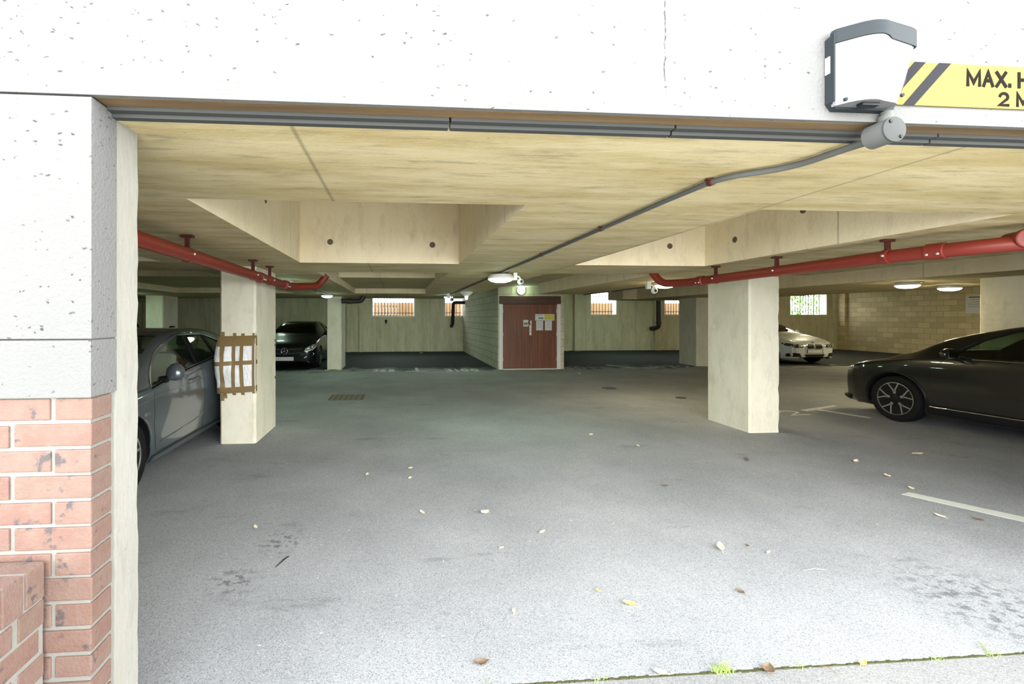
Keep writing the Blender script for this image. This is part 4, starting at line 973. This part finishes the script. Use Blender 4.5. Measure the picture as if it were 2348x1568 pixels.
    def finish(s, arches=True):
        for y in s.sw:
            for sd in (-1, 1):
                mb = MB(); mb.lathe([(sd * .60, s.R + .045), (sd * 1.3, s.R + .045)], (0, y, s.R + .005), 'x', 40); s.cut.append(mb.build('cutter', M['black']))
        b = s.body; m = b.modifiers.new('s', 'SOLIDIFY'); m.thickness = .028; m.offset = -1; m.material_offset_rim = 1; m.material_offset = 1
        for c in s.cut:
            m = b.modifiers.new('b', 'BOOLEAN'); m.operation = 'DIFFERENCE'; m.solver = 'EXACT'; m.object = c
        me = bpy.data.meshes.new_from_object(b.evaluated_get(bpy.context.evaluated_depsgraph_get())); b.modifiers.clear(); b.data = me; me.name = 'body'
        me.polygons.foreach_set('use_smooth', [True] * len(me.polygons)); me.set_sharp_from_angle(angle=R(32))
        for c in s.cut: bpy.data.objects.remove(c)
        b.parent = s.root
        mb = MB(); mb.box(-s.W * .64, s.W * .64, .25, s.L - .25, .21, .60, .03)
        mb.box(-s.W * .86, s.W * .86, s.sw[0] + s.R + .08, s.sw[1] - s.R - .08, .20, .42, .02)
        for y in s.sw:       # arch linings
            for sd in (-1, 1):
                n = 18; rr = s.R + .05
                for k in range(n):
                    a0, a1 = math.pi * (k / n * 1.16 - .08), math.pi * ((k + 1) / n * 1.16 - .08)
                    pr = [(y + math.cos(a) * q, s.R + math.sin(a) * q) for a, q in ((a0, rr), (a1, rr), (a1, rr + .02), (a0, rr + .02))]
                    mb.prism(pr, sd * s.W * .34, 'yz', sd * s.W * .62)
        mb.build('underbody', M['black'], s.root)
    def patch(s, name, poly, axis, mat, off=.003, th=.004, par=None, res=.06):
        bm = bmesh.new(); vs = [bm.verts.new((a, b, 0)) for a, b in poly]; bm.faces.new(vs)
        bmesh.ops.triangulate(bm, faces=bm.faces[:])
        for _ in range(5):
            es = [e for e in bm.edges if e.calc_length() > res]
            if not es: break
            bmesh.ops.subdivide_edges(bm, edges=es, cuts=1); bmesh.ops.triangulate(bm, faces=bm.faces[:])
        for v in bm.verts:
            p, d = s.hit(v.co.x, v.co.y, axis); v.co = p - d * off
        bm.normal_update()
        f = bm.faces[:]; av = sum((q.normal for q in f), Vector())
        if av.dot(d) > 0: bmesh.ops.reverse_faces(bm, faces=f); bm.normal_update()
        ext = bmesh.ops.extrude_face_region(bm, geom=bm.faces[:])
        for v in [g for g in ext['geom'] if isinstance(g, bmesh.types.BMVert)]: v.co -= d * th * (1)
        bmesh.ops.recalc_face_normals(bm, faces=bm.faces)
        me = bpy.data.meshes.new(name); bm.to_mesh(me); bm.free(); me.materials.append(mat)
        me.polygons.foreach_set('use_smooth', [True] * len(me.polygons)); me.set_sharp_from_angle(angle=R(35))
        o = bpy.data.objects.new(name, me); C.objects.link(o); o.parent = par or s.root; return o
    def line(s, name, pts, axis, r, mat, off=.0, par=None, closed=False):
        P = [Vector(p) for p in pts]; out = []; seq = list(zip(P, P[1:] + ([P[0]] if closed else [])))
        if not closed: seq = list(zip(P, P[1:]))
        for a, b in seq:
            n = max(2, int((b - a).length / .05))
            for k in range(n): q = a.lerp(b, k / n); p, d = s.hit(q.x, q.y, axis); out.append(p - d * off)
        if not closed: p, d = s.hit(P[-1].x, P[-1].y, axis); out.append(p - d * off)
        mb = MB(); mb.tube(out, r, 6, closed=closed); return mb.build(name, mat, par or s.root, 60)
    def ring(s, name, x, z, r, w, axis, mat, off=.01, par=None, seg=24):
        p, d = s.hit(x, z, axis); mb = MB(); c = p - d * off
        t1, t2 = (Vector((1, 0, 0)), Vector((0, 0, 1))) if axis in ('front', 'rear') else (Vector((0, 1, 0)), Vector((0, 0, 1)))
        mb.tube([c + t1 * r * math.cos(2 * math.pi * k / seg) + t2 * r * math.sin(2 * math.pi * k / seg) for k in range(seg)], w, 8, closed=True)
        return mb.build(name, mat, par or s.root, 60)
    def side(s, windows, pillar=None):
        """side glazing: list of (name, polygon) cut through both sides and glazed"""
        for nm, pl in windows: s.cutter(pl, 'yz', -1.2, 2.4)
        s.sidewin = windows
    def glaze(s, gl):
        for nm, pl in s.sidewin:
            cx_ = sum(a for a, _ in pl) / len(pl); cz_ = sum(b for _, b in pl) / len(pl)
            pg = [(cx_ + (a - cx_) * 1.01, cz_ + (b - cz_) * 1.01) for a, b in pl]
            for ax in ('left', 'right'): s.patch(nm, pg, ax, gl, -.016, .004)
    def seats(s, mat, ys=(1.95, 2.85)):
        for y in ys:
            for x in (-.37, .37):
                mb = MB(); tilt = Matrix.Translation((x, y + .28, .60)) @ Matrix.Rotation(R(-14), 4, 'X')
                mb.box(-.24, .24, -.06, .06, 0, .55, .04, tilt); mb.box(-.13, .13, -.045, .045, .60, .78, .03, tilt); mb.box(x - .25, x + .25, y - .25, y + .25, .42, .60, .04)
                mb.build('seat', mat, s.root, 50)
        mb = MB(); mb.box(-.66, .66, 1.22 * s.k, 1.5 * s.k, .62, .93, .05); mb.build('dashboard', M['seat_dark'], s.root, 50)
        mb = MB(); c = Vector((-.37, 1.68 * s.k, .90)); mb.tube([c + Vector((.18 * math.cos(a), .07 * math.sin(a), .165 * math.sin(a))) for a in [2 * math.pi * k / 20 for k in range(20)]], .014, 8, closed=True); mb.build('steering_wheel', M['seat_dark'], s.root, 60)
    def wheels(s, style, which=None, face=None):
        wp = s.W - .012
        for iy, y in enumerate(s.sw):
            for sd in (-1, 1):
                if which and (iy, sd) not in which: pass
                Rr = s.R; rim = Rr * .70; xo, w = sd * wp, .21; X = lambda t: xo - sd * t
                mb = MB(); mb.lathe([(X(.02), rim), (X(.006), rim + .015), (X(.0), Rr - .045), (X(.012), Rr - .012), (X(.04), Rr), (X(w - .04), Rr), (X(w - .01), Rr - .02), (X(w), rim + .02), (X(w - .02), rim)], (0, y, Rr), 'x', 44)
                t = mb.build('wheel', M['tyre'], s.root, 35)
                mb = MB(); n = 40
                prof = [(X(.012), rim * 1.02), (X(.010), rim * .985), (X(.028), rim * .955), (X(.09), rim * .93), (X(.09), rim * 1.0)]
                rings = [[mb.bm.verts.new((a, y + r * math.cos(2 * math.pi * k / n), Rr + r * math.sin(2 * math.pi * k / n))) for k in range(n)] for a, r in prof]
                for A, B in zip(rings, rings[1:] + rings[:1]):
                    for k in range(n): mb.bm.faces.new((A[k], A[(k + 1) % n], B[(k + 1) % n], B[k]))
                def bar(a0, r0, a1, r1, w0, w1, t0, t1):
                    p0 = Vector((0, math.cos(a0) * r0, math.sin(a0) * r0)); p1 = Vector((0, math.cos(a1) * r1, math.sin(a1) * r1)); dd = (p1 - p0).normalized(); nn = Vector((0, -dd.z, dd.y))
                    V = []
                    for p, ww, tt in ((p0, w0, t0), (p1, w1, t1)):
                        for sg, dep in ((-1, 0), (1, 0), (1, .03), (-1, .03)):
                            q = p + nn * sg * ww * (1 if dep == 0 else 1.25); V.append(mb.bm.verts.new((X(tt + dep), y + q.y, Rr + q.z)))
                    for f in ((0, 1, 2, 3), (7, 6, 5, 4), (0, 4, 5, 1), (1, 5, 6, 2), (2, 6, 7, 3), (3, 7, 4, 0)): mb.bm.faces.new([V[i] for i in f])
                for k in range(5):
                    a = 2 * math.pi * k / 5 + .42
                    if style == 'Y':
                        for e in (-1, 1):
                            bar(a + e * .13, .045, a + e * .10, rim * .55, .009, .008, .022, .016); bar(a + e * .10, rim * .54, a + e * .30, rim * .97, .010, .008, .016, .012)
                    else:
                        for e in (-1, 1): bar(a + e * .10, .05, a + e * .22, rim * .97, .018, .012, .03, .016)
                mb.build('rim', M['alloy'], t, 30)
                mb = MB(); mb.lathe([(X(.10), rim * .92), (X(.13), rim * .92), (X(.14), .05)], (0, y, Rr), 'x', 30); mb.build('brake_disc', M['black'], t, 40)
                mb = MB(); mb.lathe([(X(.012), .030), (X(.02), .052), (X(.08), .055)], (0, y, Rr), 'x', 20); mb.build('hub_cap', M['black'], t, 40)
    def mirror(s, y, z, x, mat, sides=(-1, 1), sc=1.0, nx=.95, nz=.66):
        for sd in sides:
            mb = MB(); mb.sphere((sd * x, y, z), .12 * sc, nx, .62, nz, 20)
            for v in mb.bm.verts:
                if v.co.y > y + .035: v.co.y = y + .035
                if v.co.z < z - .05 * sc: v.co.z = z - .05 * sc - (z - .05 * sc - v.co.z) * .4
            o = mb.build('door_mirror', mat, s.root, 50)
            mb = MB(); mb.box(sd * (x - .02) - .085 * sc, sd * (x - .02) + .085 * sc, y + .036, y + .040, z - .05 * sc, z + .055 * sc, .002); mb.build('mirror_glass', M['chrome'], o)
            mb = MB(); mb.tube([(sd * (x - .09), y + .02, z - .055), (sd * (s.W - .10), y + .03, z - .075)], [.035, .045], 10); mb.build('mirror_arm', M['black'], o, 50)
    def handles(s, ys, z, mat, sides=('left', 'right')):
        for y in ys:
            for ax in sides:
                p, d = s.hit(y, z, ax); q = p - d * .022; mb = MB()
                mb.tube([p + Vector((0, -.10, 0)), q + Vector((0, -.08, 0)), q + Vector((0, .08, 0)), p + Vector((0, .10, 0))], [.010, .013, .013, .010], 8); mb.build('door_handle', mat, s.root, 60)
    def gaps(s, lines, sides=('left', 'right')):
        for pts in lines:
            for ax in sides: s.line('panel_gap', pts, ax, .0035, M['black'], -.001)
def mirrored(poly): return [(-a, b) for a, b in poly][::-1]
SIDE_WIN = lambda h, r, k=1.0: [
    ('front_side_window', [(1.50 * k, .975 + h), (2.02 * k, .985 + h), (2.62 * k, .995 + h), (2.58 * k, 1.345 + r), (2.25 * k, 1.35 + r), (2.0 * k, 1.315 + r), (1.74 * k, 1.19 + r)]),
    ('rear_side_window', [(2.72 * k, .997 + h), (3.30 * k, 1.015 + h), (3.24 * k, 1.30 + r), (2.95 * k, 1.335 + r), (2.68 * k, 1.345 + r)]),
    ('quarter_window', [(3.36 * k, 1.02 + h), (3.66 * k, 1.05 + h), (3.56 * k, 1.19 + r), (3.30 * k, 1.29 + r)])]
def glazing(c, h, r, gl, wins=None, panels=None, ws_z=None):
    k = c.k; w = c.W / .9
    c.side(wins or SIDE_WIN(h, r, k))
    ws = [(-.66 * w, 1.03 + h), (.66 * w, 1.03 + h), (.545 * w, 1.355 + r), (-.545 * w, 1.355 + r)]
    c.cutter(ws, 'xz', .9 * k, 1.45 * k)
    rs = [(-.50 * w, 1.30 + r), (.50 * w, 1.30 + r), (.56 * w, 1.03), (-.56 * w, 1.03)]
    c.cutter(rs, 'xz', 3.6 * k, .8 * k)
    c.finish(); c.glaze(gl)
    c.patch('windscreen', [(a * 1.01, b) for a, b in ws], 'front', gl, -.016, .004)
    c.patch('rear_screen', rs, 'rear', gl, -.016, .004)
    panels = panels or [[(2.625 * k, .995 + h), (2.715 * k, .997 + h), (2.675 * k, 1.345 + r), (2.585 * k, 1.345 + r)], [(3.305 * k, 1.015 + h), (3.355 * k, 1.02 + h), (3.295 * k, 1.29 + r), (3.245 * k, 1.30 + r)]]
    for ax in ('left', 'right'):     # black pillar panels between the panes
        for pn in panels: c.patch('pillar_panel', pn, ax, M['pillar'], .001, .003)
def window_trim(c, h, r, mat, sides=('left', 'right'), rad=.006, top=None, waist=None):
    k = c.k
    pts = [(1.46 * k, .972 + h), (1.72 * k, 1.20 + r), (1.99 * k, 1.328 + r), (2.25 * k, 1.364 + r), (2.60 * k, 1.360 + r), (2.95 * k, 1.35 + r), (3.26 * k, 1.312 + r), (3.58 * k, 1.20 + r), (3.69 * k, 1.05 + h)]
    pts = catmull(top or pts, 6); waist = waist or [(1.46 * k, .965 + h), (2.6 * k, .985 + h), (3.69 * k, 1.04 + h)]
    for ax in sides: c.line('window_trim', pts, ax, rad, mat, .002)
    for ax in sides: c.line('waist_trim', waist, ax, rad, M['pillar'], .002)
def plate(c, z, x0=-.26, x1=.26, hgt_=.11):
    p, d = c.hit(0, z, 'front'); mb = MB(); mb.box(x0, x1, p.y - .022, p.y - .012, z - hgt_ / 2, z + hgt_ / 2, .003); o = mb.build('number_plate', M['plate'], c.root)
    mb = MB(); mb.box(x0 - .01, x1 + .01, p.y - .012, p.y + .05, z - hgt_ / 2 - .008, z + hgt_ / 2 + .008); mb.build('plate_holder', M['black'], o)
    return p

# ---- grey hatchback, left, nose towards the opening
g1 = Car('parked_car', 'grey hatchback parked between the left jamb and the taped column', (-3.17, 3.02, 0), R(0), M['paint_grey'], 4.32, 1.80, 0, (.95, 3.53), .335, rake=.16, wedge=.055, wide_roof=1.10)
glazing(g1, 0, 0, M['glass'], [('front_side_window', [(1.42, .90), (1.9, .97), (2.38, 1.02), (2.42, 1.345), (2.30, 1.345), (2.10, 1.29), (1.80, 1.165)]),
    ('rear_side_window', [(2.47, 1.025), (2.95, 1.07), (2.93, 1.335), (2.51, 1.345)]), ('quarter_window', [(3.0, 1.075), (3.45, 1.10), (3.32, 1.24), (2.98, 1.33)])],
    [[(2.385, 1.02), (2.465, 1.026), (2.505, 1.345), (2.425, 1.345)], [(2.955, 1.07), (2.995, 1.075), (2.975, 1.33), (2.935, 1.335)]]); g1.wheels('twin'); g1.seats(M['seat_pale'], (1.95,)); g1.seats(M['seat_dark'], (2.75,))
window_trim(g1, 0, 0, M['chrome'], rad=.008, top=[(1.385, .89), (1.78, 1.18), (2.09, 1.31), (2.32, 1.363), (2.6, 1.364), (2.95, 1.352), (3.34, 1.26), (3.50, 1.10)], waist=[(1.385, .885), (1.9, .958), (2.4, 1.008), (3.0, 1.06), (3.5, 1.09)])
g1.mirror(1.62, .995, .965, M['paint_grey'], nx=.72, nz=.86); g1.handles((2.22, 3.05), .87, M['paint_grey'])
g1.gaps([[(1.42, .30), (1.36, .55), (1.38, .80), (1.45, .95)], [(2.44, .28), (2.46, .6), (2.42, 1.0)], [(1.44, .27), (2.7, .27), (3.2, .30)], [(3.62, .98), (3.60, .78), (3.30, .50), (3.2, .30)]])
for ax in ('left', 'right'):
    g1.line('crease', [(.5, .72), (1.4, .80), (2.6, .85), (3.9, .88)], ax, .007, M['paint_grey'], -.003)
    g1.line('crease', [(1.5, .36), (2.2, .40), (3.1, .52)], ax, .012, M['paint_grey'], -.004)
    g1.patch('sill_skirt', [(1.36, .15), (3.12, .15), (3.12, .25), (1.36, .25)], ax, M['paint_grey'], .012, .018)
    g1.patch('side_badge', [(1.22, .655), (1.30, .655), (1.30, .685), (1.22, .685)], ax, M['chrome'], .002, .003)
    g1.line('arch_lip', [(.95 + .385 * math.cos(a), .34 + .385 * math.sin(a)) for a in [math.pi * (k / 14) for k in range(15)]], ax, .010, M['paint_grey'], -.003)
    hl = [(.06, .60), (.16, .67), (.42, .74), (.60, .77), (.48, .68), (.25, .60)]
    g1.patch('headlight', hl, ax, M['lamp_glass'], .002, .004)
    g1.patch('tail_light', [(3.98, .80), (4.24, .80), (4.24, .92), (3.90, .95)], ax, M['red_pipe'], .002, .004)
g1.patch('grille', [(-.36, .42), (.36, .42), (.40, .62), (-.40, .62)], 'front', M['black'], .004, .006)
mb = MB(); mb.prism([(3.42, 1.385), (3.58, 1.375), (3.60, 1.43), (3.55, 1.435)], .04, 'yz', -.02); mb.build('roof_antenna', M['black'], g1.root)
plate(g1, .36)

# ---- dark navy hatchback, far left behind the taped column
g2 = Car('parked_car', 'dark navy hatchback facing forward between taped column and narrow pale column', (-3.33, 13.50, 0), R(0), M['paint_navy'], 4.29, 1.80, 0, (.87, 3.57), .32, hood=.02, nose=.12)
glazing(g2, 0.02, -.02, M['glass_dark']); g2.wheels('twin'); g2.seats(M['seat_dark'])
g2.mirror(1.55, 1.03, .97, M['paint_navy'])
g2.patch('grille', [(-.46, .44), (.46, .44), (.54, .57), (.50, .66), (-.50, .66), (-.54, .57)], 'front', M['black'], .003, .006)
for z in (.625, .50): 
    for sg in (-1, 1): g2.line('grille_slat', [(sg * .11, z - .01), (sg * .52, z + .012)], 'front', .010, M['chrome'], .012)
g2.ring('star_ring', 0, .56, .092, .010, 'front', M['chrome'], .03)
p, d = g2.hit(0, .56, 'front'); mb = MB(); cc = p - d * .03
for k in range(3):
    a = math.pi / 2 + k * 2 * math.pi / 3; mb.tube([cc, cc + Vector((math.cos(a), 0, math.sin(a))) * .088], [.020, .005], 6)
mb.build('star_emblem', M['chrome'], g2.root)
for sg in (-1, 1):
    f = (lambda q: q) if sg > 0 else mirrored
    hl = g2.patch('headlight', f([(.56, .53), (.60, .64), (.74, .73), (.845, .765), (.86, .70), (.80, .60), (.66, .54)]), 'front', simple('bright_headlight', (.42, .44, .40), .12, .3, 1.0), .003, .006)
    p, d = g2.hit(sg * .76, .665, 'front'); mb = MB(); mb.sphere(p + Vector((0, -.012, 0)), .045, 1, .5, 1, 14); mb.build('headlight_lens', M['chrome'], hl, 60)
    g2.line('light_strip', f([(.62, .55), (.78, .59), (.855, .69)]), 'front', .010, M['white_plastic'], .010, hl)
    g2.patch('lower_intake', f([(.42, .22), (.80, .24), (.80, .40), (.60, .44), (.46, .38)]), 'front', M['black'], .003, .005)
    g2.line('intake_fin', f([(.46, .44), (.56, .49)]), 'front', .014, M['chrome'], .012); g2.line('intake_fin', f([(.56, .36), (.64, .40)]), 'front', .014, M['white_plastic'], .012)
    g2.ring('fog_lamp', sg * .78, .46, .035, .008, 'front', M['chrome'], .012)
    g2.line('bumper_trim', f([(.64, .26), (.70, .22)]), 'front', .012, M['chrome'], .01)
plate(g2, .335)

# ---- white hatchback, far right
g3 = Car('parked_car', 'white hatchback facing forward in front of the green window', (13.58, 13.72, 0), R(3), M['paint_white'], 4.32, 1.78, 0, (.80, 3.49), .32, hood=.025, nose=.14)
glazing(g3, .02, -.01, M['glass_dark']); g3.wheels('twin'); g3.seats(M['seat_dark']); g3.mirror(1.55, 1.02, .96, M['paint_white'])
for sg in (-1, 1):
    f = (lambda q: q) if sg > 0 else mirrored
    kd = g3.patch('kidney_grille', f([(.025, .545), (.05, .525), (.25, .525), (.285, .56), (.275, .655), (.24, .675), (.06, .675), (.025, .655)]), 'front', M['black'], .006, .010)
    g3.line('grille_rim', f([(.025, .545), (.05, .525), (.25, .525), (.285, .56), (.275, .655), (.24, .675), (.06, .675), (.025, .655)]), 'front', .008, M['chrome'], .014, kd, True)
    hl = g3.patch('headlight', f([(.40, .585), (.50, .555), (.68, .56), (.82, .63), (.86, .72), (.74, .70), (.56, .675), (.42, .66)]), 'front', M['lamp_glass'], .004, .006)
    for x in (.54, .70): g3.ring('lamp_ring', sg * x, .615 + (x - .54) * .15, .042, .007, 'front', M['white_plastic'], .014, hl)
    g3.patch('side_intake', f([(.48, .27), (.80, .27), (.80, .36), (.72, .40), (.54, .38)]), 'front', M['black'], .004, .006)
    g3.line('bumper_crease', f([(.36, .62), (.30, .42), (.42, .25)]), 'front', .012, M['paint_white'], .004)
    for z in (.44, .47): pass
g3.patch('lower_grille', [(-.38, .35), (-.28, .22), (.28, .22), (.38, .35)], 'front', M['black'], .005, .008)
for sg in (-1, 1):
    f = (lambda q: q) if sg > 0 else mirrored
    g3.patch('lip_spoiler', f([(.30, .20), (.78, .215), (.80, .245), (.42, .245)]), 'front', M['paint_white'], .012, .02)
p, d = g3.hit(0, .715, 'front'); mb = MB(); mb.lathe([(-.006, .036), (.004, .041)], (p.x, p.y - .008, p.z), 'y', 20); bd = mb.build('badge', M['black'], g3.root)
for k in range(4):
    mb = MB(); a0 = k * math.pi / 2; mb.prism([(p.x, p.z)] + [(p.x + .027 * math.cos(a0 + j * math.pi / 8), p.z + .027 * math.sin(a0 + j * math.pi / 8)) for j in range(5)], .002, 'xz', p.y - .017); mb.build('badge_quarter', M['badge_blue'] if k % 2 else M['white_plastic'], bd)
plate(g3, .445, -.26, .26, .105)
g3.gaps([[(.42, .72), (.9, .86), (1.25, .93)]])

# ---- black crossover, right, nose away from the camera
g4 = Car('parked_car', 'black crossover parked at the right edge with silver split-spoke wheel', (8.27, 7.12, 0), R(180 + 2.0), M['paint_black'], 4.39, 1.826, 0, (.90, 3.55), .338, hood=.05, roof=.055, nose=.06, cowl=.2)
glazing(g4, .035, .05, M['glass']); g4.wheels('Y'); g4.seats(M['seat_dark']); window_trim(g4, .035, .05, M['black'])
g4.mirror(1.62, 1.06, .985, M['paint_black']); g4.handles((2.60, 3.50), .90, M['paint_black'])
for ax in ('left', 'right'):
    g4.line('waist_chrome', [(1.78, 1.0), (2.7, 1.012), (3.7, 1.05)], ax, .006, M['chrome'], .004)
    g4.patch('sill_cladding', [(1.30, .19), (3.15, .19), (3.15, .33), (1.30, .33)], ax, M['black'], .004, .012)
    g4.line('sill_chrome', [(1.34, .305), (2.2, .315), (3.1, .325)], ax, .009, M['chrome'], .012)
    for y in g4.sw:
        n = 18; o_ = [(y + .455 * math.cos(math.pi * k / n), .335 + .44 * math.sin(math.pi * k / n)) for k in range(n + 1)]; i_ = [(y + .386 * math.cos(math.pi * k / n), .335 + .386 * math.sin(math.pi * k / n)) for k in range(n, -1, -1)]
        for k in range(n): g4.patch('arch_cladding', [o_[k], o_[k + 1], i_[n - k - 1], i_[n - k]], ax, M['black'], .003, .010) if k == -1 else None
        g4.line('arch_cladding', [(y + .405 * math.cos(math.pi * k / n), .335 + .405 * math.sin(math.pi * k / n)) for k in range(n + 1)], ax, .022, M['black'], -.008)
    hl = g4.patch('headlight', [(.05, .66), (.14, .71), (.38, .79), (.52, .81), (.40, .74), (.20, .66)], ax, M['lamp_glass'], .002, .004)
    g4.line('light_strip', [(.07, .665), (.16, .70), (.34, .755)], ax, .006, M['chrome'], .006, hl)
    g4.line('light_strip', [(.08, .70), (.20, .745)], ax, .004, M['white_plastic'], .006, hl)
g4.gaps([[(1.42, .34), (1.36, .6), (1.40, .85), (1.50, .98)], [(2.72, .34), (2.74, .65), (2.71, 1.0)]])
for sg in (-1, 1):
    f = (lambda q: q) if sg > 0 else mirrored
    g4.patch('bumper_lip', f([(.30, .20), (.74, .20), (.80, .27), (.34, .27)]), 'front', M['black'], .02, .05)
g4.patch('grille', [(-.48, .52), (.48, .52), (.55, .62), (-.55, .62)], 'front', M['black'], .003, .006)
plate(g4, .42)
